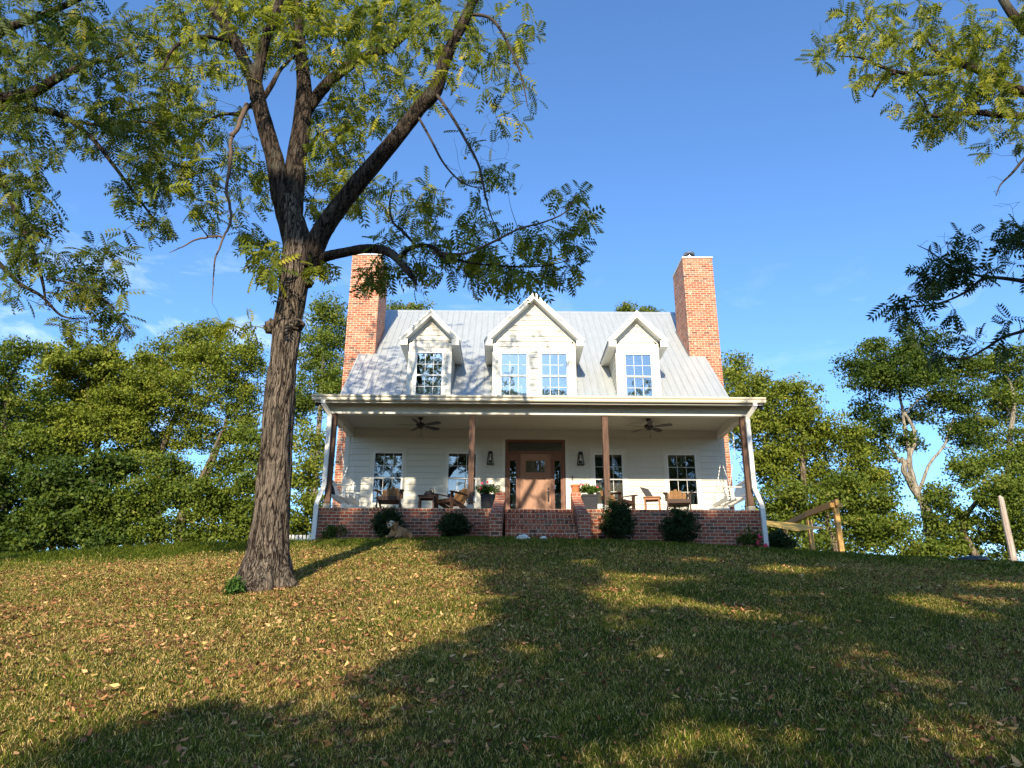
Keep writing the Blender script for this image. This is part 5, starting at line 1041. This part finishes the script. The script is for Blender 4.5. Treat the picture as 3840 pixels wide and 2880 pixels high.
back_tree('tree', 'rust-tinged green tree beside the left end of the porch', 47, 8, 660, [(660, 960, 45, 40), (650, 1040, 40, 40), (670, 1090, 40, 35), (690, 1010, 28, 40), (655, 1130, 45, 25), (640, 1155, 40, 20), (690, 1100, 20, 40)], M['tree_yg'], BP, trunk=[(662, 1100), (668, 1040), (675, 960)], tr_r=.1, dens=.85)
back_tree('tree', 'treetop showing above the roof ridge beside the left chimney', 48, 17, 880, [(850, 680, 40, 22), (905, 662, 30, 18), (880, 700, 70, 30)], MG, BF)
back_tree('tree', 'thin treetop twigs showing above the ridge right of the centre dormer', 49, 17, 1350, [(1355, 672, 16, 10), (1290, 686, 30, 10), (1400, 676, 18, 9)], MG, BF, dens=.8)
back_tree('tree', 'autumn-tinged green tree right behind the right chimney', 50, 12, 1600, [(1590, 800, 35, 35), (1620, 850, 45, 40), (1600, 920, 45, 50), (1570, 860, 30, 50)], M['tree_yg'], BF)
back_tree('tree', 'broad yellow-green tree right of the porch behind the timber frame', 51, 11, 1740, [(1720, 860, 55, 40), (1690, 920, 70, 50), (1770, 930, 60, 50), (1730, 990, 90, 55), (1660, 1000, 55, 60), (1830, 960, 50, 45), (1850, 1030, 55, 45), (1780, 1040, 60, 40), (1640, 930, 30, 60), (1650, 860, 40, 50)], YG, BF, dens=1.1)
back_tree('tree', 'dark green thicket tree low behind the timber frame', 52, 9, 1780, [(1680, 1080, 55, 45), (1760, 1090, 70, 40), (1700, 1140, 70, 35), (1830, 1110, 60, 40), (1880, 1150, 60, 30), (1790, 1160, 60, 25), (1650, 1120, 40, 40), (1900, 1080, 40, 40), (1720, 1180, 70, 15), (1840, 1190, 70, 15), (1820, 1060, 50, 40), (1870, 1110, 45, 45)], MG, BF, dens=1.2)
lm = [([(2010, 1170), (1990, 1080), (1960, 1030), (1945, 990)], .20, .13), ([(1945, 1000), (1915, 960), (1880, 930), (1850, 920)], .08, .04), ([(1985, 1060), (2010, 1000), (2040, 960), (2060, 900)], .08, .04), ([(1960, 1000), (1975, 940), (1950, 880), (1940, 820)], .10, .05), ([(1950, 900), (1990, 860), (2030, 850)], .05, .03), ([(1935, 1180), (1990, 1210)], .06, .05)]
back_tree('tree', 'tall dark green tree with bare pale forked limbs on the right', 53, 12, 2012, [(1900, 775, 60, 28), (1960, 765, 50, 25), (2020, 790, 60, 35), (1870, 830, 50, 35), (1940, 830, 80, 35), (2040, 850, 40, 35), (1880, 890, 45, 30), (1990, 895, 50, 22), (1975, 950, 30, 18), (1905, 975, 30, 22), (2060, 930, 30, 25), (1890, 740, 25, 15), (2090, 800, 40, 30), (1840, 790, 35, 25), (1990, 740, 60, 18), (1950, 800, 80, 35), (1895, 1040, 45, 35), (2075, 1010, 35, 40), (1900, 930, 40, 35), (2060, 870, 50, 30), (2095, 930, 30, 40), (1860, 960, 35, 40)], DG, BP, trunk=[(2000, 1120), (1975, 1040), (1960, 960), (1945, 860)], extra=lm, dens=.95)
back_tree('tree', 'green tree with greyish twigs at the far right edge', 54, 13, 2170, [(2165, 790, 45, 30), (2140, 860, 45, 35), (2190, 870, 40, 50), (2150, 930, 50, 35), (2200, 960, 40, 40), (2220, 820, 50, 60), (2110, 800, 35, 40), (2150, 990, 50, 35), (2120, 900, 40, 40), (2185, 765, 40, 20)], MG, BP, trunk=[(2175, 1100), (2180, 980), (2190, 860), (2170, 800)], dens=.8, extra=[([(2190, 900), (2150, 860), (2120, 830)], .06, .03)])
back_tree('tree', 'low spreading dark green tree behind the right lawn by the grey post', 55, 9, 2110, [(2060, 1130, 60, 40), (2120, 1080, 50, 45), (2150, 1140, 60, 40), (2080, 1170, 80, 25), (2190, 1060, 40, 50), (2210, 1150, 50, 50), (2110, 1010, 35, 30), (1960, 1185, 50, 20), (2060, 1190, 70, 14), (2170, 1195, 70, 16), (2200, 1010, 40, 40), (1955, 1135, 45, 35), (2030, 1080, 40, 40), (1900, 1150, 50, 40), (2000, 1195, 60, 14), (2150, 1070, 50, 40)], MG, BF, dens=1.15)

# trees standing behind the photographer: they shade the lawn and show in the window panes
def shade_tree(label, seed, x, y, h, targets, crown_extra, leaf):
    z0 = gz(x, y); t = Tree('tree', label, 'tree', (x, y, z0), 'trees behind the photographer', seed); r_ = t.r
    t.limb([(x, y, z0-.3), (x+.1, y, z0+h*.3), (x-.1, y+.2, z0+h*.6), (x+.2, y, z0+h*.9)], [.4, .3, .22, .08], M['bark'], 'trunk', 16, 8, rough=.1)
    T = list(targets)+list(crown_extra); parts = []; rn = []
    for c in T:
        n = int(48*(0.6+0.8*r_.random())); dd = r_.normal(size=(n, 3)); dd /= np.linalg.norm(dd, axis=1)[:, None]
        pp = np.array(c)+dd*(0.2+0.8*r_.random(n))[:, None]*np.array([.50, .5, .34]); V, F = leaf_quads(pp, 0.17, r_, aspect=0.6); parts.append((V, F)); rn.append(r_.random(n))
    V, F = merge(parts); fast_mesh('crown', V-t.loc, F, leaf, t.root, attr=np.concatenate(rn))
    t.sprout(T[::2], .08, .02, minr=.01, steps=6, sag=.1); t.twigs(M['twig'])
# where the lawn lies in shade, in photo pixels: (cx, cy, rx, ry, share)
def shade_at(u, v):
    """wanted shade 0..1 for a lawn point seen at (u, v)"""
    edge = np.interp(v, [1180, 1230, 1275, 1330, 1345, 1400, 1450, 1500, 1560, 1600, 1660, 1800], [900, 1000, 1080, 1090, 1010, 900, 850, 815, 790, 560, 430, 300])
    s = 1.0 if u > edge else 0.0
    # lower-left arm of shadow
    top = np.interp(u, [60, 150, 350, 480, 560, 600, 830], [1640, 1580, 1530, 1475, 1465, 1500, 1560])
    if u < 830 and v > top and u > 60: s = 1.0
    for cx, cy, rx, ry in ((1380, 1250, 130, 16), (1330, 1290, 120, 22), (1490, 1310, 60, 16), (1700, 1232, 110, 12), (1640, 1332, 70, 16), (1780, 1345, 45, 14), (2040, 1300, 150, 22), (1350, 1345, 70, 12), (2150, 1265, 120, 10), (2170, 1335, 60, 12),
                           (1450, 1590, 60, 20), (1590, 1600, 95, 34), (1600, 1645, 80, 22), (2060, 1480, 60, 14), (1990, 1505, 50, 14), (2130, 1560, 60, 18), (2110, 1640, 80, 20), (1290, 1585, 35, 12), (1060, 1345, 40, 10), (1150, 1400, 40, 8), (1240, 1620, 30, 14), (1180, 1470, 40, 8), (1840, 1410, 40, 8), (1250, 1215, 60, 8), (1500, 1210, 80, 6), (1700, 1640, 60, 16), (960, 1620, 60, 10), (1930, 1600, 40, 14)):
        kx, ky = (1.35, 1.5) if cy > 1390 else (.85, .8)
        if ((u-cx)/(rx*kx+10*(kx > 1)))**2+((v-cy)/(ry*ky+3*(kx > 1)))**2 < 1: s = 0.0
    return s
def px_of(p):
    d = np.asarray(p)-CAM; z = d@_F; return (1920+FPX*(d@R2)/z)/K, (1440-FPX*(d@U2)/z)/K
r_ = np.random.default_rng(99); T = []; tries = 0
while len(T) < 3600 and tries < 90000:
    tries += 1; gx_ = r_.uniform(-9, 17); gy_ = r_.uniform(-19.5, -2.7)
    if gy_ > -2.7: continue
    g_ = np.array([gx_, gy_, gz(gx_, gy_)]); u, v = px_of(g_); ins = -80 < u < 2300 and v < 1800
    if ins and shade_at(u, v) < .5: continue
    if not ins and (gx_ < 2 or r_.random() < .45): continue
    # keep bright spots open: require the neighbourhood to be shaded too
    k = [shade_at(*px_of(np.array([gx_+a, gy_+b, gz(gx_+a, gy_+b)]))) for a, b in ((.36, 0), (-.36, 0), (0, .6), (0, -.6))]
    if ins and sum(k) < 3: continue
    Yp = r_.uniform(-33, -26); t_ = (Yp-gy_)/TOSUN[1]; q = g_+TOSUN*t_; T.append(q)
for _ in range(520):
    x = r_.uniform(-6, 7); z = r_.uniform(-1.1, -.12); f = vnoise(x*1.3, z*2.0, 33)
    if x > 1.6 and (x < 2.0 and z > -.7): continue
    if (x > 1.9 and f < .9) or (x < -1.2 and f > .42) or (-1.2 < x < 1.2 and z < -.3 and f > .45):
        g_ = np.array([x, -2.56, z]); Yp = r_.uniform(-33, -26); T.append(g_+TOSUN*((Yp+2.56)/TOSUN[1]))
T = np.array(T)
print('shade clusters', len(T)); cxs = [(3.0, -30.5, 15.5), (9.0, -29, 15.5), (15.0, -30.5, 15.0)]
asg = np.argmin(np.stack([np.abs(T[:, 0]-c[0]) for c in cxs], 1), 1)
LB = ['tree on the left behind the photographer, mirrored in the panes', 'tree in the middle behind the photographer, shading the lawn', 'tree on the right behind the photographer, shading the lawn']
for k, (x, y, h) in enumerate(cxs): shade_tree(LB[k], 60+k, x, y, h, T[asg == k], [], M['tree_g'])
for k, (x, y, h) in enumerate([(-22, -52, 12), (-11, -56, 13), (0, -58, 12), (11, -55, 14), (23, -52, 12)]):
    z0 = gz(x, y); ex = [np.array([x, y, z0+h*.62])+np.random.default_rng(70+k*9+i_).normal(size=3)*np.array([2.6, 1.6, h*.20]) for i_ in range(110)]
    shade_tree('distant tree of the row behind the photographer, number %s from the west' % ['one', 'two', 'three', 'four', 'five'][k], 80+k, x, y, h*.7, [], ex, M['tree_g'])

# ================================================================== SHRUBS
def shrub(name, label, cx, w, top, basepx, Y, leaf, seed, size=0.05, dens=1.0, sprigs=10, blooms=0, group='shrubs planted along the porch base'):
    c = atY(cx, basepx, Y); x, W = c[0], 1.12*abs(atY(cx+w/2, basepx, Y)[0]-c[0]); zt = atY(cx, top, Y)[2]; z0 = gz(x, Y); H = zt-z0
    t = Tree(name, label, 'shrub', (x, Y, z0), group, seed); r_ = t.r
    parts = []; rn = []; tg = []; nc = int(170*dens)
    for k in range(nc):
        d = r_.normal(size=3); d /= np.linalg.norm(d); f = r_.random()**0.5*(.85+.3*vnoise(d[0]*2.2+seed, d[2]*2.2+d[1]*2, seed)); hh = 0.5+0.5*d[2]*f; taper = 1.0-0.35*max(0, hh-0.45)*2
        q = np.array([x+d[0]*f*W*.93*taper, Y+d[1]*f*W*0.85*taper, z0+0.04+H*hh*0.97]); tg.append(q); n = 46
        dd = r_.normal(size=(n, 3)); dd /= np.linalg.norm(dd, axis=1)[:, None]; pp = q+dd*(r_.random(n))[:, None]*0.135; pp[:, 2] = np.maximum(pp[:, 2], z0+.01)
        V, F = leaf_quads(pp, size, r_, bias=dd, aspect=.55); parts.append((V, F)); rn.append(np.clip(r_.random()*.4+.6*r_.random(n)*(.5+.6*hh), 0, 1))
    for k in range(sprigs):
        a = r_.random()*6.28; hs_ = r_.random(); e = np.array([x+math.cos(a)*W*(1.15-.6*hs_+.2*r_.random()), Y+math.sin(a)*W*.8, z0+H*(.35+.85*hs_)]); tg.append(e); n = 14
        b0 = np.array([x+math.cos(a)*W*.4, Y, z0+H*(.3+.45*hs_)]); u = r_.random((n, 1)); pp = b0*(1-u)+e*u+r_.normal(size=(n, 3))*.018; V, F = leaf_quads(pp, size*.9, r_, aspect=.55); parts.append((V, F)); rn.append(.6+.4*r_.random(n))
    V, F = merge(parts); 
    t.limb([(x, Y, z0-.05), (x, Y, z0+H*.3), (x+.02, Y, z0+H*.6)], [.025, .02, .012], M['twig'], 'stem', 7, 4)
    fast_mesh('foliage', V-t.loc, F, leaf, t.root, attr=np.concatenate(rn)); t.sprout(tg, .01, .006, minr=.002, steps=4); t.twigs(M['twig'])
    for k in range(blooms):
        a = [(.3, -.8, .35), (.75, -.7, .12), (.45, -.85, .62), (-.2, -.8, .2), (.9, -.5, .25)][k]; p = (a[0]*W, a[1]*W*.9, a[2]*H); b = MB()
        for i_ in range(12): q = r_.normal(size=3)*.02; b.obox((p[0]+q[0], p[1]+q[1], p[2]+q[2]), (.022, 0, .004), (0, .006, .006), (.002, .003, .02))
        b.build('blossom', M['red'], t.root)
SG = 'shrubs planted along the porch base'
shrub('shrub', 'dark shrub behind the dog, with thin sprigs reaching above the porch floor', 1450, 128, 1900, 2032, -3.15, M['holly'], 101, sprigs=40)
shrub('shrub', 'rounded dark shrub just left of the brick steps', 1698, 128, 1925, 2024, -3.15, M['holly'], 102, sprigs=30)
shrub('shrub', 'tallest shrub, just right of the steps, reaching up past the porch floor', 2322, 132, 1865, 2040, -3.15, M['holly'], 103, sprigs=36, dens=1.25)
shrub('shrub', 'wide dark shrub in front of the rightmost porch window', 2556, 150, 1905, 2050, -3.15, M['holly'], 104, sprigs=30, dens=1.25)
shrub('rose_bush', 'low straggly bush at the left corner of the porch base', 1252, 100, 1975, 2035, -3.1, M['tree_d'], 105, dens=.16, sprigs=26)
shrub('rose_bush', 'rose bush with crimson blooms in front of the right downspout', 2818, 95, 1990, 2070, -3.1, M['tree_d'], 106, dens=.2, sprigs=18, blooms=5)
shrub('shrub', 'dark low shrub just beyond the right corner of the porch base', 2925, 115, 1990, 2078, -2.4, M['holly'], 107, sprigs=8)
wd = shrub('weed', 'small leafy green weed growing at the foot of the walnut trunk', 880, 30, 2198, 2215, -11.6, M['flowerleaf'], 108, dens=.12, sprigs=4, group=None)

# ================================================================== SMALL THINGS OUTSIDE
def rock(name, label, x, y, r, sq, seed):
    b = bmesh.new(); bmesh.ops.create_icosphere(b, subdivisions=3, radius=1.0)
    for q in b.verts: q.co *= 1+0.35*mnoise.noise(q.co*1.4+Vector((seed*7.1, 0, 0)))+.1*mnoise.noise(q.co*5); q.co = Vector((q.co[0]*r*sq[0], q.co[1]*r*sq[1], q.co[2]*r*sq[2]))
    me = bpy.data.meshes.new(name); b.to_mesh(me); b.free(); me.materials.append(M['stone']); o = bpy.data.objects.new(name, me); col.objects.link(o); o.location = (x, y, gz(x, y)+r*.45); tag(o, label, 'rock', 'white rocks at the foot of the steps')
rock('rock', 'larger flat whitish rock left of the middle of the steps', atY(1962, 2022, -4.6)[0], -4.6, .115, (1.25, .7, .62), 1)
rock('rock', 'white rock on the grass at the foot of the steps', atY(2038, 2018, -4.4)[0], -4.4, .07, (1.1, .8, .9), 2)
rock('rock', 'smallest white rock, at the right of the foot of the steps', atY(2053, 2020, -4.4)[0], -4.4, .03, (1, 1, 1), 3)
# timber frame with sail
pf_ = thing('timber_frame', 'new pine timber frame of posts and beams right of the house', 'pergola', (8.3, 0.5, gz(8.3, .5)))
o0 = np.array(pf_.location)
def tb(name, a, b, w=0.14, h=0.14, mat='pine'): m_ = MB(); m_.bar(np.array(a)-o0, np.array(b)-o0, w, h, up=(0, 1, 0.01) if abs(a[2]-b[2]) > 1 else (0, 0, 1)); return m_.build(name, M[mat], pf_, bevel=.008)
A1 = atY(3158, 2086, 0.0); A0 = atY(3138, 1898, 0.0); B1 = atY(3050, 2084, 2.6); B0 = atY(3028, 1950, 2.6); C1 = atY(2952, 2050, 5.4); C0 = atY(2940, 1985, 5.4)
tb('post', (A1[0], 0, gz(A1[0], 0)-.2), (A1[0], 0, A0[2])); tb('post', (B1[0]+.0, 2.6, gz(B1[0], 2.6)-.2), (B1[0], 2.6, B0[2])); tb('post', (C1[0], 5.4, gz(C1[0], 5.4)-.2), (C1[0], 5.4, C0[2]))
tb('beam', (A1[0]-.03, -.22, A0[2]+.08), (B1[0]-.0, 2.62, B0[2]+.20), .09, .19); tb('beam', (B1[0]-.0, 2.63, B0[2]+.20), (C1[0], 5.5, C0[2]+.15), .09, .19); tb('cross_beam', (A1[0]-.18, -.02, A0[2]+.02), (A1[0]+.18, -.02, A0[2]+.02), .12, .14)
sl_ = MB(); q0 = atY(2862, 1950, 2.6); q1 = atY(2985, 1962, 2.4); q2 = atY(3098, 1979, .15); q3 = atY(2990, 1990, .4); q4 = atY(2865, 1968, -.8)
sl_.add([q0, q1, q2, q3, q4]+[p-np.array([0, 0, .012]) for p in (q0, q1, q2, q3, q4)], [(0, 4, 3), (0, 3, 1), (1, 3, 2), (5, 8, 9), (5, 6, 8), (6, 7, 8), (0, 1, 6, 5), (1, 2, 7, 6), (2, 3, 8, 7), (3, 4, 9, 8), (4, 0, 5, 9)])
tag(sl_.build('shade_sail', M['canvas']), 'tan canvas sail stretched low between the porch corner and the pine timber frame', 'shade sail')
pp = P(2190, 1213, -2.4); pt_ = P(2160, 1071, -2.4); px_, pz_ = pp[0], gz(pp[0], -2.4)
po = MB(); po.tube([(px_, -2.4, pz_-.3), (px_+.01, -2.4, pz_+.5), (px_-.005, -2.4, pz_+1.1), (px_, -2.4, pt_[2]-.06), (px_-.03, -2.4, pt_[2])], [.088, .082, .078, .068, .03], 9)
tag(po.build('wooden_post', M['oldwood']), 'weathered grey log post standing alone at the right end of the lawn', 'post')
ldp = atY(3650, 2116, -4.2); ld = MB(); ld.lathe([(.34, 0), (.34, .05), (.31, .075), (.2, .10), (.0, .11)], (0, 0, 0), 28); ld.lathe([(0.05, .10), (.05, .125), (0, .13)], (0, 0, 0), 10)
l_ = ld.build('tank_lid', M['lid']); l_.location = (ldp[0], -4.2, gz(ldp[0], -4.2)+.02); tag(l_, 'low dark round domed lid in the grass left of the weathered post', 'lid')
fw = thing('white_fence', 'short white picket fence glimpsed between the walnut trunk and the porch corner', 'fence', (-7.3, 2.0, gz(-7.3, 2))); 
for k in range(12): a = MB(); a.box(-.7+k*.12, -.62+k*.12, -.01, .01, 0, .95); a.build('picket', M['white'], fw)
a = MB(); a.box(-.72, .75, .011, .04, .25, .33); a.box(-.72, .75, .011, .04, .7, .78); a.build('rail', M['white'], fw)
wk = MB(); n = 14; xs_ = np.linspace(-9.6, -5.8, n)
V = []
for x in xs_: z = gz(x, -3.2)+.035; V += [(x, -3.35, z-.2), (x, -3.35, z), (x, -2.3, z+.01), (x, -2.3, z-.2)]
wk.add(V, [(4*k+i_, 4*k+4+i_, 4*k+4+(i_+1) % 4, 4*k+(i_+1) % 4) for k in range(n-1) for i_ in range(3)]); tag(wk.build('walkway', M['concrete']), kind='structure')

# ================================================================== GRASS AND LEAF LITTER
r_ = np.random.default_rng(5)
def lawn_pts(n, y0, y1, margin=1.0):
    y = r_.uniform(y0, y1, n); hw = (y-CAM[1])*0.78+margin; x = CAM[0]+r_.uniform(-1, 1, n)*hw
    inside = (x > -5.8) & (x < 5.8) & (y > -2.56); st = (x > -1.3) & (x < 1.15) & (y > -4.1); tk = (x-bx)**2+(y-TY)**2 < .38**2; pd = (x < -5.8) & (x > -9.6) & (y > -3.36) & (y < -2.3)
    k = ~(inside | st | tk | pd); return x[k], y[k]
def dryness(x, y):
    d = 0.55*vnoise(x*.7, y*.7, 1)+.3*vnoise(x*2.1, y*2.1, 2)+.15*vnoise(x*6, y*6, 7)
    region = 0.62*sstep(3, -2.5, x)*sstep(-4.5, -7.5, y)*(1-.35*sstep(-13, -17, y))+0.10+.36*sstep(0, 3, x)*sstep(-3.5, -6, y)
    return np.clip(d*0.85+region*0.55-.16-.28*sstep(-6.8, -4.2, y)-.25*sstep(-5, -8, x)*sstep(-8.5, -5.5, y), 0, 1)
Vs, Fq, Ft, rn_q, rn_t = [], [], [], [], []; off = 0
for (n, y0, y1, hgt, wid) in ((290000, -18.2, -14.2, .042, .0042), (240000, -14.2, -10.5, .045, .0056), (210000, -10.5, -6.5, .048, .0076), (190000, -6.5, -1.2, .068, .0100), (26000, -1.2, 9, .09, .016)):
    x, y = lawn_pts(n, y0, y1); n = len(x); z = ground(x, y); dry = dryness(x, y); clump = vnoise(x*5, y*5, 9)*.6+vnoise(x*14, y*14, 12)*.4
    h = hgt*(0.45+0.9*r_.random(n))*(0.55+0.9*clump)*(1.15-.45*dry)*(1+.9*sstep(-4, -8, x)*sstep(-6.5, -4, y)); w = wid*(.6+.8*r_.random(n))
    a = r_.random(n)*2*PI; ln = h*(.35+.95*r_.random(n)); la = r_.random(n)*2*PI
    bx_, by_ = np.cos(a)*w/2, np.sin(a)*w/2; lx_, ly_ = np.cos(la)*ln, np.sin(la)*ln
    Pb = np.stack([x, y, z-.004], 1); s_ = np.stack([bx_, by_, 0*bx_], 1); md = Pb+np.stack([lx_*.35, ly_*.35, h*.62], 1); tp_ = Pb+np.stack([lx_, ly_, h*(.95-.25*r_.random(n))], 1)
    V = np.stack([Pb-s_, Pb+s_, md+s_*.8, md-s_*.8, tp_], 1).reshape(-1, 3); k = np.arange(n)*5+off
    Vs.append(V); Fq.append(np.stack([k, k+1, k+2, k+3], 1)); Ft.append(np.stack([k+3, k+2, k+4], 1)); off += 5*n
    isdry = r_.random(n) < dry*.68; val = np.where(isdry, .55+.45*r_.random(n), .5*r_.random(n)*(.5+.8*clump)); rn_q.append(val); rn_t.append(val)
grass_m = leaf_mat('grass blade', [(0.0, (0.018, 0.034, 0.004)), (0.25, (0.078, 0.112, 0.010)), (0.5, (0.20, 0.225, 0.024)), (0.56, (0.25, 0.18, 0.045)), (0.8, (0.54, 0.37, 0.125)), (1.0, (0.74, 0.58, 0.27))], 0.22, .6)
tag(fast_mesh('grass', np.vstack(Vs), [np.vstack(Fq), np.vstack(Ft)], grass_m, attr=np.concatenate(rn_q+rn_t)), kind='stuff')
Vs, Fs, rn = [], [], []; off = 0
for (n, y0, y1, s) in ((20000, -18.2, -13.5, .024), (26000, -13.5, -9, .024), (22000, -9, -4.5, .026), (2000, -4.5, -2.6, .026)):
    x, y = lawn_pts(n, y0, y1); dr_ = dryness(x, y); near = np.exp(-((x-bx)**2+(y-TY)**2)/9.0); keep = r_.random(len(x)) < np.clip((dr_-.20)*1.4+.7*near, .05, 1)*(.18+1.9*vnoise(x*3.3, y*3.3, 21)**2.2); x, y = x[keep], y[keep]; n = len(x)
    z = ground(x, y)+.016+.030*r_.random(n); ax = r_.normal(size=(n, 3)); ax[:, 2] *= .35; nm = r_.normal(size=(n, 3))*.45+np.array([0, 0, 1.0]); ax, sd_, up = basis(ax, nm)
    L_ = (s*(.6+.9*r_.random(n)))[:, None]; W_ = L_*(.32+.2*r_.random((n, 1))); cur = L_*(.15+.5*r_.random((n, 1))); c = np.stack([x, y, z], 1)
    sk_ = r_.normal(size=(n, 1))*.25; V = np.stack([c-ax*L_+up*cur*.5, c-ax*L_*(.1+sk_)+sd_*W_+up*cur*r_.random((n, 1))*.5, c+ax*L_+up*cur, c-ax*L_*(.1-sk_)-sd_*W_+up*cur*r_.random((n, 1))], 1).reshape(-1, 3); k = np.arange(n)*4+off
    Vs.append(V); Fs.append(np.stack([k, k+1, k+3, k+3], 1)[:, :3]); Fs.append(np.stack([k+1, k+2, k+3], 1)); off += 4*n; v_ = r_.random(n)**1.3; rn += [v_, v_]
lit_m = leaf_mat('dry leaf', [(0.0, (0.08, 0.035, 0.02)), (0.35, (0.25, 0.105, 0.048)), (0.7, (0.46, 0.22, 0.10)), (0.93, (0.60, 0.38, 0.18)), (1.0, (0.66, 0.46, 0.12))], .1, .7)
tag(fast_mesh('leaf_litter', np.vstack(Vs), np.vstack(Fs), lit_m, attr=np.concatenate(rn)), kind='stuff')
# bright fallen leaves that can be told from the litter
ym = simple('yellow fallen leaf', (0.52, 0.36, 0.025), .5, var=.2, scale=30); gm_ = simple('pale green fallen leaf', (0.30, 0.33, 0.07), .5, var=.2, scale=30)
spots = [(36, 1372, 0), (70, 1408, 1), (430, 1335, 0), (485, 1310, 0), (520, 1245, 0), (300, 1290, 0), (205, 1450, 1), (65, 1385, 0), (118, 1562, 1), (108, 1470, 0), (695, 1363, 0), (1075, 1467, 0), (625, 1468, 0), (550, 1505, 1), (548, 1613, 1), (928, 1490, 0), (800, 1385, 0), (845, 1550, 1), (1140, 1300, 0), (1470, 1295, 0), (1350, 1430, 0), (1213, 1423, 1), (1745, 1453, 1), (1555, 1520, 0), (1115, 1515, 0), (1275, 1560, 1), (1160, 1615, 1), (1535, 1650, 0), (940, 1335, 0), (335, 1660-25, 0), (1650, 1600, 0), (990, 1375, 0)]
for i_, (u, v, c) in enumerate(spots):
    d = ray(u*K, v*K); t_ = 2.0
    while (CAM+d*t_)[2] > gz(*(CAM+d*t_)[:2]) and t_ < 40: t_ += .01
    p = CAM+d*t_; b = MB(); a = r_.random()*6.28; L_ = .035+.025*r_.random(); W_ = L_*.36; cs, sn = math.cos(a), math.sin(a)
    pts = [(-1, 0, .25), (-.45, .8, .0), (.2, .95, .02), (1, 0, .35), (.2, -.95, .02), (-.45, -.8, .0), (-.2, 0, -.12)]
    Q = [(x_*L_*cs-y_*W_*sn, x_*L_*sn+y_*W_*cs, z_*L_*.6) for x_, y_, z_ in pts]; b.add(Q, [(6, 0, 1), (6, 1, 2), (6, 2, 3), (6, 3, 4), (6, 4, 5), (6, 5, 0)])
    o = b.build('fallen_leaf', gm_ if c else ym); o.location = (p[0], p[1], gz(p[0], p[1])+.055)
    tag(o, 'pale green leaf lying on the lawn' if c else 'bright yellow leaf lying on the lawn', 'leaf', 'pale green leaves fallen on the lawn' if c else 'bright yellow leaves fallen on the lawn')
